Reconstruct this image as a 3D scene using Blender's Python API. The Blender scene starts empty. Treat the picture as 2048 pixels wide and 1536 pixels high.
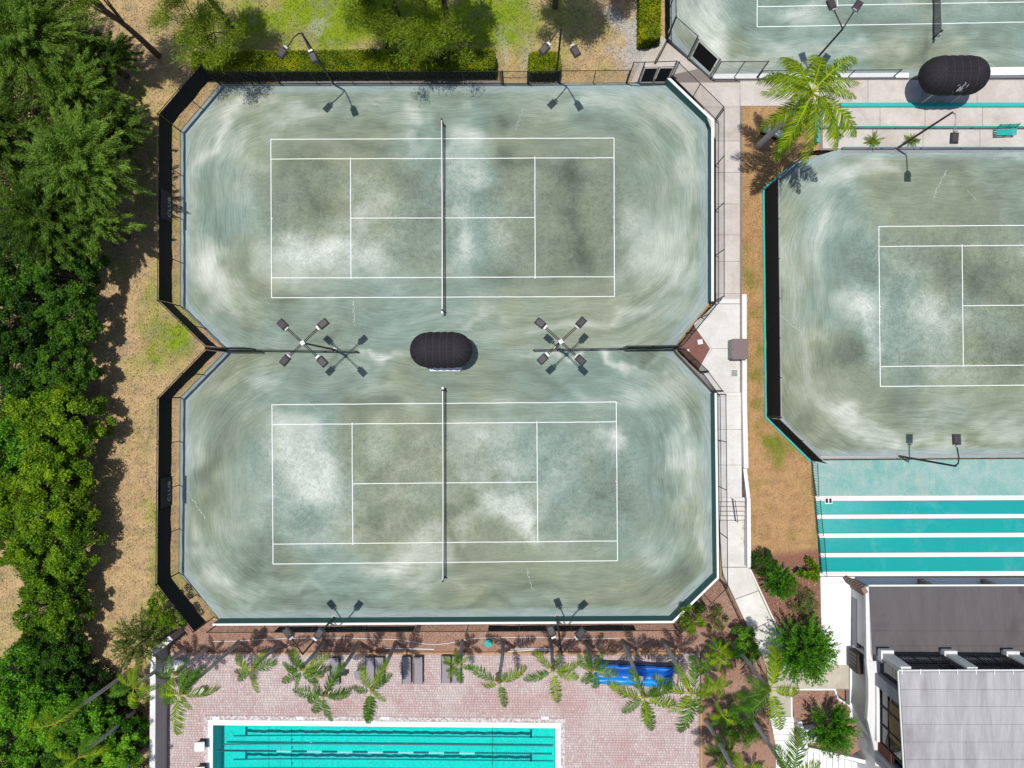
import bpy, bmesh, math, random
import numpy as np
from mathutils import Vector, Matrix, Euler

random.seed(7)
rng = np.random.default_rng(11)
C = bpy.context.scene.collection
SC = bpy.context.scene

# ------------------------------------------------------------------ camera
H = 48.8            # drone height above the clay of the two near courts
F = 1410.0          # focal length in pixels of a 2048 px wide frame
NX, NY = 1050.0, 780.0   # the point straight below the camera
u0, v0 = (NX - 1024) / F, -(NY - 768) / F
ax = -math.atan(v0)
wz = -1 * math.cos(ax) + v0 * math.sin(ax)
ay = math.atan(u0 / -wz)
ROT = (Matrix.Rotation(ay, 3, 'Y') @ Matrix.Rotation(ax, 3, 'X'))
cam_d = bpy.data.cameras.new('camera')
cam = bpy.data.objects.new('camera', cam_d)
C.objects.link(cam)
cam.location = (0, 0, H)
cam.rotation_euler = ROT.to_euler('XYZ')
cam_d.sensor_width = 36
cam_d.lens = F / 2048 * 36
cam_d.clip_end = 1000
SC.camera = cam
Rn = np.array(ROT)

# ------------------------------------------------------------------ light
sd = Vector((0.105, -0.062, -1.0)).normalized()      # the way sunlight travels
W = bpy.data.worlds.new('World'); SC.world = W; W.use_nodes = True
nt = W.node_tree; nt.nodes.clear()
sky = nt.nodes.new('ShaderNodeTexSky'); sky.sky_type = 'NISHITA'; sky.sun_disc = False
sky.sun_elevation = math.asin(-sd.z); sky.sun_rotation = math.atan2(-sd.x, -sd.y)
bg = nt.nodes.new('ShaderNodeBackground'); bg.inputs[1].default_value = 0.10
wo = nt.nodes.new('ShaderNodeOutputWorld')
nt.links.new(sky.outputs[0], bg.inputs[0]); nt.links.new(bg.outputs[0], wo.inputs[0])
sl = bpy.data.lights.new('sun', 'SUN'); sl.energy = 3.75; sl.angle = math.radians(0.53); sl.color = (1, 0.96, 0.9)
sun = bpy.data.objects.new('sun', sl); C.objects.link(sun); sun.location = (-20, 12, 120)
sun.rotation_euler = sd.to_track_quat('-Z', 'Y').to_euler()
vs = SC.view_settings
vs.view_transform = 'Standard'; vs.look = 'None'; vs.gamma = 1; vs.exposure = 0.0; vs.use_curve_mapping = False
SC.render.engine = 'CYCLES'
SC.cycles.max_bounces = 6; SC.cycles.diffuse_bounces = 3; SC.cycles.transparent_max_bounces = 16
SC.cycles.caustics_reflective = False; SC.cycles.caustics_refractive = False

# ------------------------------------------------------------------ survey helpers
def P(px, py, z=0.0):
    """a survey point read off the drone picture, at height z, in metres"""
    d = ROT @ Vector(((px - 1024) / F, -(py - 768) / F, -1))
    t = (z - H) / d.z
    return Vector((d.x * t, d.y * t, z))
def Pn(px, py, z=0.0):
    d = np.stack([(px - 1024) / F, -(py - 768) / F, -np.ones_like(px)], -1) @ Rn.T
    t = (z - H) / d[..., 2]
    return np.stack([d[..., 0] * t, d[..., 1] * t, np.full_like(px, 1.0) * z], -1)
def w2p(x, y, z=0.0):
    v = np.stack([x, y, np.full_like(x, 1.0) * (z - H)], -1) @ Rn
    return 1024 + F * v[..., 0] / -v[..., 2], 768 - F * v[..., 1] / -v[..., 2]
SCL = F / H

def hsh(ix, iy, s):
    n = (ix.astype(np.int64) * 374761393 + iy.astype(np.int64) * 668265263 + s * 1442695041) & 0x7fffffff
    n = (n ^ (n >> 13)) * 1274126177 & 0x7fffffff
    return ((n ^ (n >> 16)) & 0xffff) / 65535.0
def vnoise(x, y, s=0):
    ix = np.floor(x); iy = np.floor(y); fx = x - ix; fy = y - iy
    fx = fx * fx * (3 - 2 * fx); fy = fy * fy * (3 - 2 * fy)
    a = hsh(ix, iy, s); b = hsh(ix + 1, iy, s); c = hsh(ix, iy + 1, s); d = hsh(ix + 1, iy + 1, s)
    return (a * (1 - fx) + b * fx) * (1 - fy) + (c * (1 - fx) + d * fx) * fy
def fbm(x, y, s=0, o=4):
    t = 0; a = 0.5; n = 0
    for i in range(o):
        t = t + a * vnoise(x * 2 ** i + i * 17.3, y * 2 ** i - i * 9.1, s + i); n += a; a *= 0.5
    return t / n
def lin(c):
    return tuple(((v / 255) / 12.92 if v / 255 <= 0.04045 else ((v / 255 + 0.055) / 1.055) ** 2.4) for v in c)

# ------------------------------------------------------------------ materials
class G:
    def __init__(s, name):
        s.m = bpy.data.materials.new(name); s.m.use_nodes = True; s.t = s.m.node_tree; s.t.nodes.clear()
        s.out = s.n('ShaderNodeOutputMaterial')
    def n(s, typ, **kw):
        o = s.t.nodes.new(typ)
        for k, v in kw.items(): setattr(o, k, v)
        return o
    def l(s, a, b): s.t.links.new(a, b)
    def noise(s, scale, detail=4, rough=.6, vec=None, dist=0):
        o = s.n('ShaderNodeTexNoise'); o.inputs['Scale'].default_value = scale; o.inputs['Detail'].default_value = detail
        o.inputs['Roughness'].default_value = rough; o.inputs['Distortion'].default_value = dist
        s.l(vec if vec is not None else s.pos(), o.inputs['Vector']); return o.outputs['Fac']
    def pos(s):
        if not hasattr(s, '_p'): s._p = s.n('ShaderNodeNewGeometry').outputs['Position']
        return s._p
    def ramp(s, fac, stops):
        o = s.n('ShaderNodeValToRGB'); e = o.color_ramp.elements
        while len(e) < len(stops): e.new(0.5)
        for i, (p, c) in enumerate(stops):
            e[i].position = p; e[i].color = (c[0], c[1], c[2], 1) if not isinstance(c, (int, float)) else (c, c, c, 1)
        s.l(fac, o.inputs[0]); return o.outputs[0]
    def mix(s, a, b, fac, mode='MIX'):
        o = s.n('ShaderNodeMix', data_type='RGBA', blend_type=mode)
        for v, i in ((fac, 0), (a, 6), (b, 7)):
            if isinstance(v, (int, float)): o.inputs[i].default_value = v if i == 0 else (v, v, v, 1)
            elif isinstance(v, tuple): o.inputs[i].default_value = (*v[:3], 1)
            else: s.l(v, o.inputs[i])
        return o.outputs[2]
    def math(s, op, a, b=0.0):
        o = s.n('ShaderNodeMath', operation=op)
        for v, i in ((a, 0), (b, 1)):
            if isinstance(v, (int, float)): o.inputs[i].default_value = v
            else: s.l(v, o.inputs[i])
        return o.outputs[0]
    def scale(s, v, k):
        o = s.n('ShaderNodeMapping'); o.inputs['Scale'].default_value = k; s.l(v, o.inputs['Vector']); return o.outputs[0]
    def attr(s, name):
        return s.n('ShaderNodeAttribute', attribute_name=name)
    def bsdf(s, col, rough=.8, metal=0, bump=None, bstr=.3, bdist=.02, spec=.3):
        b = s.n('ShaderNodeBsdfPrincipled')
        if isinstance(col, tuple): b.inputs['Base Color'].default_value = (*col[:3], 1)
        else: s.l(col, b.inputs['Base Color'])
        if isinstance(rough, (int, float)): b.inputs['Roughness'].default_value = rough
        else: s.l(rough, b.inputs['Roughness'])
        b.inputs['Metallic'].default_value = metal; b.inputs['Specular IOR Level'].default_value = spec
        if bump is not None:
            q = s.n('ShaderNodeBump'); q.inputs['Strength'].default_value = bstr; q.inputs['Distance'].default_value = bdist
            s.l(bump, q.inputs['Height']); s.l(q.outputs[0], b.inputs['Normal'])
        return b.outputs[0]
    def done(s, sh):
        s.l(sh, s.out.inputs[0]); return s.m

def simple(name, col, rough=.7, var=.18, sc=3.0, metal=0, dirt=None, dirtamt=.35, bump=True, spec=.3):
    g = G(name)
    n = g.noise(sc, 6, .65)
    c = g.mix(tuple(v * (1 - var) for v in col), tuple(min(1, v * (1 + var)) for v in col), n)
    if dirt:
        n2 = g.ramp(g.noise(.6, 7, .7), [(.45, 0.0), (.75, 1.0)])
        c = g.mix(c, dirt, g.math('MULTIPLY', n2, dirtamt))
    return g.done(g.bsdf(c, rough, metal, g.noise(sc * 8, 3) if bump else None, .25, .01, spec))

def attrmat(name, rough=.9, var=.25, sc=14, bump=.03, bstr=.5):
    g = G(name); a = g.attr('Col').outputs['Color']
    n = g.noise(sc, 5, .7); n2 = g.noise(sc * 3.3, 3, .7)
    k = g.ramp(n, [(.25, 1 - var), (.5, 1.0), (.78, 1 + var)])
    k2 = g.ramp(n2, [(.3, 1 - var * .8), (.7, 1 + var * .6)])
    c = g.mix(g.mix(a, k, 1.0, 'MULTIPLY'), k2, 1.0, 'MULTIPLY')
    return g.done(g.bsdf(c, rough, 0, n, bstr, bump, .15))

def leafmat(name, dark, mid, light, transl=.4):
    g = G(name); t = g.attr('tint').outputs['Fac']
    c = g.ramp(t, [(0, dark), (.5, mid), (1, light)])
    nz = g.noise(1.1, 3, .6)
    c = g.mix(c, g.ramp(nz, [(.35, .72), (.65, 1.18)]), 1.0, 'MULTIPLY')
    d = g.bsdf(c, .55, 0, None, spec=.25)
    tr = g.n('ShaderNodeBsdfTranslucent'); g.l(c, tr.inputs[0])
    m = g.n('ShaderNodeMixShader'); m.inputs[0].default_value = transl
    g.l(d, m.inputs[1]); g.l(tr.outputs[0], m.inputs[2])
    return g.done(m.outputs[0])

def meshmat(name, col, alpha):
    """see-through woven or knitted wire: part of the light passes"""
    g = G(name)
    n = g.noise(5, 3, .6)
    d = g.bsdf(g.mix(tuple(v * .6 for v in col), tuple(v * 1.5 for v in col), n), .8)
    tr = g.n('ShaderNodeBsdfTransparent'); m = g.n('ShaderNodeMixShader')
    g.l(g.ramp(n, [(.2, alpha * .85), (.8, alpha * 1.15)]), m.inputs[0])
    g.l(tr.outputs[0], m.inputs[1]); g.l(d, m.inputs[2])
    return g.done(m.outputs[0])

def clay_mat():
    g = G('green clay'); a = g.attr('Col').outputs['Color']; fl = g.attr('flow')
    sep = g.n('ShaderNodeSeparateXYZ'); g.l(fl.outputs['Vector'], sep.inputs[0]); inner = g.attr('inner').outputs['Fac']
    cb = g.n('ShaderNodeCombineXYZ'); g.l(sep.outputs[0], cb.inputs[0]); g.l(sep.outputs[1], cb.inputs[1]); g.l(sep.outputs[2], cb.inputs[2])
    st = g.noise(1.0, 7, .72, g.scale(cb.outputs[0], (.42, 6.5, .7)), .3)
    st2 = g.noise(1.0, 5, .7, g.scale(cb.outputs[0], (.8, 17, 1)), .2)
    pm = g.ramp(g.noise(.13, 3, .6), [(.38, .25), (.62, 1.0)]); s1 = g.mix(1.0, g.ramp(st, [(.3, .78), (.5, 1.0), (.7, 1.26)]), pm)
    s2 = g.ramp(st2, [(.3, .77), (.7, 1.28)])
    mt = g.noise(3.2, 8, .78, None, .6); mt2 = g.noise(13, 5, .75, None, .5)
    m1 = g.ramp(mt, [(.32, .66), (.5, 1.0), (.7, 1.3)])
    m2 = g.ramp(mt2, [(.32, .66), (.48, 1.0), (.70, 1.26)])
    k = g.mix(g.mix(s1, s2, 1.0, 'MULTIPLY'), g.mix(m1, m2, 1.0, 'MULTIPLY'), inner)
    k = g.mix(k, g.ramp(g.noise(34, 4, .85), [(.3, .74), (.7, 1.26)]), 1.0, 'MULTIPLY')
    c = g.mix(a, k, .88, 'MULTIPLY')
    # footprints and rolled crumbs: darker flecks in the played part
    sp = g.ramp(g.noise(22, 4, .85, None, 1.0), [(.57, 0.0), (.66, 1.0)])
    c = g.mix(c, g.mix(c, (.12, .16, .15), .8), g.math('MULTIPLY', sp, g.math('MULTIPLY', inner, .7)))
    return g.done(g.bsdf(c, .95, 0, mt2, .25, .01, .1))

M = {}
def mk():
    M['clay'] = clay_mat()
    M['lawn'] = attrmat('lawn', .95, .34, 9, .05, .6)
    M['tuft'] = attrmat('grass blades', .8, .2, 3, .0, .0)
    M['white'] = simple('white paint', (.78, .78, .76), .6, .05, 2, dirt=(.5, .45, .38), dirtamt=.3)
    M['wline'] = simple('line tape', (.82, .84, .82), .6, .05, 9, dirt=(.45, .52, .48), dirtamt=.4)
    M['stucco'] = simple('white stucco', (.70, .69, .69), .8, .06, 3, dirt=(.48, .45, .43), dirtamt=.45)
    M['wslab'] = simple('white coated slab', (.86, .86, .85), .6, .03, 2)
    M['teal'] = simple('dark teal paint', (.03, .135, .135), .6, .25, 3)
    M['tealb'] = simple('bright teal paint', (.02, .42, .36), .5, .12, 3)
    M['tealm'] = simple('teal steel', (.03, .26, .24), .5, .15, 5)
    g = G('lane coating')
    n = g.ramp(g.noise(.35, 7, .72, None, .6), [(.52, 0.0), (.72, 1.0)])
    sx = g.n('ShaderNodeSeparateXYZ'); g.l(g.pos(), sx.inputs[0]); fd = g.n('ShaderNodeMapRange'); fd.inputs[1].default_value = 20.5; fd.inputs[2].default_value = 25.5; fd.inputs[3].default_value = 1; fd.inputs[4].default_value = 0; g.l(sx.outputs[0], fd.inputs[0])
    fy = g.n('ShaderNodeMapRange'); fy.inputs[1].default_value = -11.5; fy.inputs[2].default_value = -8; g.l(sx.outputs[1], fy.inputs[0])
    fz = g.math('MULTIPLY', g.math('MULTIPLY', fd.outputs[0], fy.outputs[0]), g.ramp(g.noise(.8, 6, .7), [(.3, .35), (.6, 1.0)]))
    c = g.mix((.005, .32, .31), (.10, .43, .39), g.math('MAXIMUM', g.math('MULTIPLY', n, .55), fz))
    c = g.mix(c, g.ramp(g.noise(12, 4, .8), [(.3, .85), (.7, 1.1)]), 1.0, 'MULTIPLY')
    M['lane'] = g.done(g.bsdf(c, .8, 0, g.noise(40), .2, .005))
    g = G('worn teal coating')
    n = g.ramp(g.noise(.5, 8, .75, None, .8), [(.35, 0.0), (.68, 1.0)])
    n2 = g.ramp(g.noise(1.7, 8, .8, g.scale(g.pos(), (1.4, .45, 1))), [(.48, 0.0), (.7, 1.0)])
    c = g.mix((.16, .38, .345), (.34, .46, .42), n); c = g.mix(c, (.46, .47, .40), g.math('MULTIPLY', n2, .6))
    c = g.mix(c, g.ramp(g.noise(9, 6, .8), [(.3, .82), (.7, 1.12)]), 1.0, 'MULTIPLY')
    M['worn'] = g.done(g.bsdf(c, .85, 0, g.noise(30), .2, .005))
    def concrete(name, a, b, stain):
        g = G(name)
        n = g.ramp(g.noise(.8, 8, .72, None, .4), [(.35, 0.0), (.68, 1.0)])
        c = g.mix(a, b, n)
        s = g.ramp(g.noise(.33, 6, .65, None, 1.2), [(.5, 0.0), (.72, 1.0)])
        c = g.mix(c, stain, g.math('MULTIPLY', s, .45))
        c = g.mix(c, g.ramp(g.noise(16, 5, .8), [(.3, .88), (.7, 1.08)]), 1.0, 'MULTIPLY')
        oi = g.n('ShaderNodeObjectInfo').outputs['Random']
        c = g.mix(c, g.ramp(oi, [(0, .93), (1, 1.05)]), 1.0, 'MULTIPLY')
        return g.done(g.bsdf(c, .9, 0, g.noise(30, 4, .7), .3, .006))
    M['conc'] = concrete('pinkish concrete', (.47, .42, .375), (.60, .56, .51), (.36, .28, .2))
    M['concw'] = concrete('pale concrete', (.60, .58, .53), (.74, .73, .70), (.50, .44, .36))
    M['concg'] = concrete('warm grey concrete', (.43, .39, .31), (.54, .50, .43), (.36, .3, .22))
    M['concd'] = simple('grey apron', (.24, .27, .27), .9, .2, 2, dirt=(.34, .32, .28))
    M['joint'] = simple('joint sand', (.22, .19, .165), .95, .3, 8)
    M['sandy'] = simple('pale sand', (.52, .50, .48), .95, .4, 14); M['black'] = simple('black steel', (.015, .015, .017), .5, .3, 6)
    M['dkbrown'] = simple('bronze steel', (.045, .034, .03), .45, .3, 6)
    M['lamp'] = simple('lamp housing', (.05, .045, .047), .5, .2, 8)
    M['galv'] = simple('galvanised steel', (.38, .38, .39), .45, .15, 8, metal=.4)
    M['screen'] = simple('black shade cloth', (.006, .007, .009), .9, .4, 3)
    M['banner'] = simple('charcoal banner', (.02, .021, .024), .8, .2, 5)
    M['purple'] = simple('purple print', (.035, .02, .09), .8, .2, 9)
    M['print'] = simple('white print', (.42, .42, .45), .8, .2, 9)
    M['chain'] = meshmat('black chain link', (.02, .022, .024), .20)
    M['chaind'] = meshmat('dense black mesh', (.012, .013, .015), .62)
    M['net'] = meshmat('tennis net cord', (.01, .012, .016), .72)
    g = G('canopy canvas')
    c = g.mix((.012, .011, .013), (.03, .026, .028), g.noise(2.5, 5, .7))
    M['canvas'] = g.done(g.bsdf(c, .75, 0, g.noise(9, 4), .25, .03, .2))
    M['seam'] = simple('canvas seam', (.06, .055, .06), .8, .3, 9)
    M['pvc'] = simple('white plastic', (.78, .78, .78), .4, .05, 5)
    M['bench'] = simple('beige seat', (.32, .31, .30), .6, .1, 5)
    M['mulch'] = simple('bark mulch soil', (.30, .17, .12), .95, .3, 9, dirt=(.40, .28, .22), dirtamt=.6)
    g = G('bark chips'); t = g.attr('tint').outputs['Fac']
    M['chip'] = g.done(g.bsdf(g.ramp(t, [(0, (.10, .055, .04)), (.5, (.36, .20, .14)), (1, (.62, .46, .37))]), .9, spec=.1))
    M['redmulch'] = simple('red mulch', (.20, .085, .07), .95, .4, 7, dirt=(.22, .2, .12), dirtamt=.6)
    g = G('paver'); c = g.attr('Col').outputs['Color']
    c = g.mix(c, g.ramp(g.noise(18, 4, .8), [(.3, .92), (.7, 1.06)]), 1.0, 'MULTIPLY')
    M['paver'] = g.done(g.bsdf(c, .9, 0, g.noise(50), .2, .005))
    M['pjoint'] = simple('paver bedding', (.38, .30, .28), .95, .2, 5)
    M['timber'] = simple('landscape timber', (.45, .27, .13), .85, .25, 4)
    M['bark'] = simple('bark', (.11, .085, .06), .95, .4, 6)
    M['palmbark'] = simple('palm trunk', (.52, .49, .45), .9, .25, 5, dirt=(.14, .12, .1), dirtamt=.6)
    M['deadleaf'] = simple('dead frond', (.30, .19, .10), .9, .3, 6); M['crownshaft'] = simple('palm crownshaft', (.28, .14, .07), .8, .3, 6)
    M['deadfrond'] = simple('brown boot', (.15, .075, .04), .9, .3, 6)
    M['wallgrey'] = simple('grey rendered wall', (.36, .33, .33), .85, .07, 1.2, dirt=(.24, .22, .21))
    # pool
    g = G('pool plaster')
    vo = g.n('ShaderNodeTexVoronoi', feature='DISTANCE_TO_EDGE'); vo.inputs['Scale'].default_value = 3.4
    g.l(g.mix(g.pos(), g.n('ShaderNodeTexNoise').outputs['Color'], .08), vo.inputs['Vector'])
    c = g.mix((.12, .60, .54), (.30, .84, .78), g.ramp(g.noise(3.4, 5, .8, None, 2.2), [(.38, 0.0), (.62, 1.0)]))  # bright mottling paints rippling caustic light into the plaster colour
    M['plaster'] = g.done(g.bsdf(c, .6))
    M['endwall'] = simple('pool end wall with painted shade', (.02, .36, .40), .5, .15, 3); M['lanetile'] = simple('navy lane tile', (.015, .09, .13), .5, .2, 6)  # the end wall's shade is painted as a darker teal
    g = G('pool water')
    tr = g.n('ShaderNodeBsdfTransparent'); tr.inputs[0].default_value = (.14, .90, .87, 1)
    gl = g.n('ShaderNodeBsdfGlossy'); gl.inputs['Roughness'].default_value = .06; gl.inputs[0].default_value = (1, 1, 1, 1)
    bp = g.n('ShaderNodeBump'); bp.inputs['Strength'].default_value = .5; bp.inputs['Distance'].default_value = .06
    g.l(g.noise(5.5, 4, .6, None, .8), bp.inputs['Height']); g.l(bp.outputs[0], gl.inputs['Normal'])
    m = g.n('ShaderNodeMixShader'); m.inputs[0].default_value = .05
    g.l(tr.outputs[0], m.inputs[1]); g.l(gl.outputs[0], m.inputs[2]); M['water'] = g.done(m.outputs[0])
    M['rope1'] = simple('dark float', (.02, .10, .14), .5); M['rope2'] = simple('pale float', (.30, .70, .68), .5)
    M['blue'] = simple('blue pool cover', (.0, .10, .46), .3, .5, 1.6, spec=.5)
    M['blue2'] = simple('light blue pool cover', (.0, .24, .62), .3, .5, 1.6, spec=.5)
    M['red'] = simple('red print', (.6, .04, .02), .5)
    M['sling'] = simple('grey sling', (.28, .25, .27), .8, .1, 6)
    # building
    def roofm(name, a, b, st):
        g = G(name)
        n = g.noise(.9, 8, .75, g.scale(g.pos(), (1.6, .22, 1)), .4)
        c = g.mix(a, b, g.ramp(n, [(.35, 0.0), (.65, 1.0)]))
        n2 = g.ramp(g.noise(.35, 5, .6, g.scale(g.pos(), (1.2, .5, 1)), 1.0), [(.52, 0.0), (.74, 1.0)])
        c = g.mix(c, st, g.math('MULTIPLY', n2, .6))
        c = g.mix(c, g.ramp(g.noise(20, 5, .8), [(.3, .93), (.7, 1.06)]), 1.0, 'MULTIPLY')
        return g.done(g.bsdf(c, .75, 0, g.noise(25, 4), .2, .006))
    M['roofd'] = roofm('dark roof sheet', (.098, .090, .092), (.125, .116, .118), (.06, .042, .045))
    M['roofw'] = roofm('weathered white roof', (.29, .28, .285), (.44, .43, .435), (.19, .155, .18))
    M['glass'] = simple('dark glass', (.02, .028, .04), .08, .3, 2, bump=False, spec=.8)
    M['glassb'] = simple('warm tan blind', (.30, .20, .09), .5, .3, 4)  # plain warm tan slat colour
    M['brick'] = simple('red brick', (.16, .06, .04), .9, .3, 5)
    M['stone'] = simple('tan stone pier', (.27, .18, .13), .9, .4, 5)
    M['purp'] = simple('white wall with painted shade', (.33, .32, .36), .85, .06, 2)  # shade on white walls and pillars put into this grey colour
    M['dkbox'] = simple('dark brown awning', (.04, .028, .026), .6, .3, 5)
    # foliage
    M['lf_feather'] = leafmat('casuarina needles', (.012, .03, .004), (.09, .185, .016), (.27, .43, .06))
    M['lf_dark'] = leafmat('dark broad leaves', (.01, .035, .004), (.05, .145, .008), (.15, .32, .02))
    M['lf_yel'] = leafmat('yellow green leaves', (.018, .055, .003), (.12, .26, .006), (.34, .50, .01))
    M['lf_bri'] = leafmat('bright green leaves', (.014, .065, .004), (.09, .29, .012), (.26, .54, .02))
    M['lf_pine'] = leafmat('pine needles', (.018, .05, .006), (.12, .22, .010), (.34, .46, .03))
    M['lf_hedge'] = leafmat('hedge leaves', (.03, .08, .002), (.21, .30, .004), (.50, .50, .006))
    M['lf_palm'] = leafmat('palm leaflets', (.015, .07, .005), (.07, .21, .01), (.24, .40, .03))
    M['lf_palmy'] = leafmat('yellow palm leaflets', (.04, .12, .004), (.20, .35, .006), (.52, .60, .012))
    M['lf_bush'] = leafmat('bush leaves', (.008, .05, .004), (.05, .20, .008), (.16, .42, .02))
    M['lf_olive'] = leafmat('olive leaves', (.035, .06, .008), (.15, .21, .035), (.34, .38, .12))
    M['hcore'] = simple('hedge inner twigs', (.02, .03, .008), .95, .3, 6)
    M['flower'] = simple('orange flowers', (.6, .12, .02), .7); M['pink'] = simple('pink flowers', (.6, .3, .42), .7)
mk()

# ------------------------------------------------------------------ object helpers
def link(name, me, m, parent=None):
    o = bpy.data.objects.new(name, me); C.objects.link(o)
    if m is not None and not me.materials: me.materials.append(m if not isinstance(m, str) else M[m])
    if parent is not None: o.parent = parent
    return o
def tag(o, label=None, cat=None, group=None, kind=None):
    if label: o['label'] = label
    if cat: o['category'] = cat
    if group: o['group'] = group
    if kind: o['kind'] = kind
    return o
def thing(name, loc, label, cat, group=None, rz=0):
    o = bpy.data.objects.new(name, None); C.objects.link(o); o.location = loc; o.rotation_euler = (0, 0, rz)
    o.empty_display_size = .2
    return tag(o, label, cat, group)
class MB:
    def __init__(s): s.v = []; s.f = []
    def add(s, vs, fs):
        n = len(s.v); s.v += [tuple(v) for v in vs]; s.f += [tuple(i + n for i in f) for f in fs]; return s
    def box(s, c, d, rz=0, M3=None):
        hx, hy, hz = d[0] / 2, d[1] / 2, d[2] / 2; R = M3 or Matrix.Rotation(rz, 3, 'Z'); c = Vector(c)
        s.add([c + R @ Vector((x * hx, y * hy, z * hz)) for z in (-1, 1) for y in (-1, 1) for x in (-1, 1)],
              [(0, 2, 3, 1), (4, 5, 7, 6), (0, 1, 5, 4), (2, 6, 7, 3), (0, 4, 6, 2), (1, 3, 7, 5)]); return s
    def bar(s, a, b, w, h=None):
        a = Vector(a); b = Vector(b); h = h or w; d = (b - a); L = d.length; d.normalize()
        up = Vector((0, 0, 1)) if abs(d.z) < .95 else Vector((1, 0, 0))
        x = d.cross(up).normalized(); y = x.cross(d)
        s.box((a + b) / 2, (w, L, h), M3=Matrix((x, d, y)).transposed()); return s
    def tube(s, pts, r, n=6, cap=True):
        pts = [Vector(p) for p in pts]; rs = r if isinstance(r, (list, tuple)) else [r] * len(pts); k = len(s.v)
        for i, p in enumerate(pts):
            d = (pts[min(i + 1, len(pts) - 1)] - pts[max(i - 1, 0)]).normalized()
            up = Vector((0, 0, 1)) if abs(d.z) < .9 else Vector((1, 0, 0))
            x = d.cross(up).normalized(); y = d.cross(x)
            s.v += [tuple(p + (x * math.cos(a) + y * math.sin(a)) * rs[i]) for a in [j * 2 * math.pi / n for j in range(n)]]
        for i in range(len(pts) - 1):
            for j in range(n):
                s.f.append((k + i * n + j, k + i * n + (j + 1) % n, k + (i + 1) * n + (j + 1) % n, k + (i + 1) * n + j))
        if cap:
            s.f.append(tuple(k + j for j in range(n))[::-1]); s.f.append(tuple(k + (len(pts) - 1) * n + j for j in range(n)))
        return s
    def prism(s, pts, z0, z1=None):
        """a polygon given as points with their own z as top; z0 the depth of the bottom"""
        pts = [Vector(p) for p in pts]; n = len(pts)
        ar = sum(pts[i].x * pts[(i + 1) % n].y - pts[(i + 1) % n].x * pts[i].y for i in range(n))
        if ar < 0: pts = pts[::-1]
        top = [(p.x, p.y, p.z if z1 is None else z1) for p in pts]; bot = [(p.x, p.y, z0) for p in pts]
        s.add(top + bot, [tuple(range(n)), tuple(range(2 * n - 1, n - 1, -1))] + [(i, n + i, n + (i + 1) % n, (i + 1) % n) for i in range(n)])
        return s
    def build(s, name, m, parent=None, smooth=False, origin=None):
        me = bpy.data.meshes.new(name)
        v = s.v
        rt_ = parent
        while rt_ is not None and rt_.parent is not None: rt_ = rt_.parent
        if origin is None and rt_ is not None and rt_.type == 'EMPTY' and rt_.get('_w'): origin = rt_.location
        if origin is not None: v = [(a - origin[0], b - origin[1], c - origin[2]) for a, b, c in v]
        me.from_pydata(v, [], s.f); me.update()
        if smooth: me.shade_smooth()
        o = link(name, me, m, parent)
        return o
def wthing(name, loc, label, cat, group=None):
    """a thing whose parts are given in world coordinates; its empty stands at its base"""
    o = thing(name, loc, label, cat, group); o['_w'] = 1; return o
def struct(o, label=None): tag(o, label, None, None, 'structure'); return o
def npmesh(name, V, Fq, m, parent=None, tint=None, col=None, origin=None):
    me = bpy.data.meshes.new(name); V = np.asarray(V, np.float32).reshape(-1, 3)
    if origin is not None: V = V - np.array(origin, np.float32)
    Fq = np.asarray(Fq, np.int32); k = Fq.shape[1]; n = len(Fq)
    me.vertices.add(len(V)); me.vertices.foreach_set('co', V.ravel())
    me.loops.add(n * k); me.loops.foreach_set('vertex_index', Fq.ravel())
    me.polygons.add(n); me.polygons.foreach_set('loop_start', np.arange(n, dtype=np.int32) * k)
    try: me.polygons.foreach_set('loop_total', np.full(n, k, np.int32))
    except Exception: pass
    me.update(calc_edges=True)
    if tint is not None:
        a = me.attributes.new('tint', 'FLOAT', 'POINT'); a.data.foreach_set('value', np.asarray(tint, np.float32))
    if col is not None: setcol(me, col)
    return link(name, me, m, parent)
def setcol(me, col):
    a = me.attributes.new('Col', 'FLOAT_COLOR', 'POINT')
    c = np.ones((len(me.vertices), 4), np.float32); c[:, :3] = col; a.data.foreach_set('color', c.ravel())
def quads(n): return np.arange(n * 4, dtype=np.int32).reshape(n, 4)
def unit(a): return a / np.maximum(np.linalg.norm(a, axis=-1, keepdims=True), 1e-9)
def leafquads(p, d, nrm, L, Wd):
    """diamond leaves: p base, d long axis, nrm rough normal"""
    d = unit(d); sd_ = unit(np.cross(d, nrm)); L = L[:, None]; Wd = Wd[:, None]
    a = p; b = p + d * L * .5 + sd_ * Wd * .5; c = p + d * L; e = p + d * L * .5 - sd_ * Wd * .5
    return np.stack([a, b, c, e], 1).reshape(-1, 3)
def offs(poly, d):
    """mitred offset of an open polyline (2D), to the left for d > 0"""
    out = []; n = len(poly)
    for i, p in enumerate(poly):
        ns = []
        if i > 0: t = (poly[i] - poly[i - 1]).to_2d().normalized(); ns.append(Vector((-t.y, t.x)))
        if i < n - 1: t = (poly[i + 1] - poly[i]).to_2d().normalized(); ns.append(Vector((-t.y, t.x)))
        m = ns[0] if len(ns) == 1 else (ns[0] + ns[1]).normalized()
        k = d / max(.3, m.dot(ns[0])); out.append(Vector((p.x + m.x * k, p.y + m.y * k, p.z)))
    return out
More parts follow.
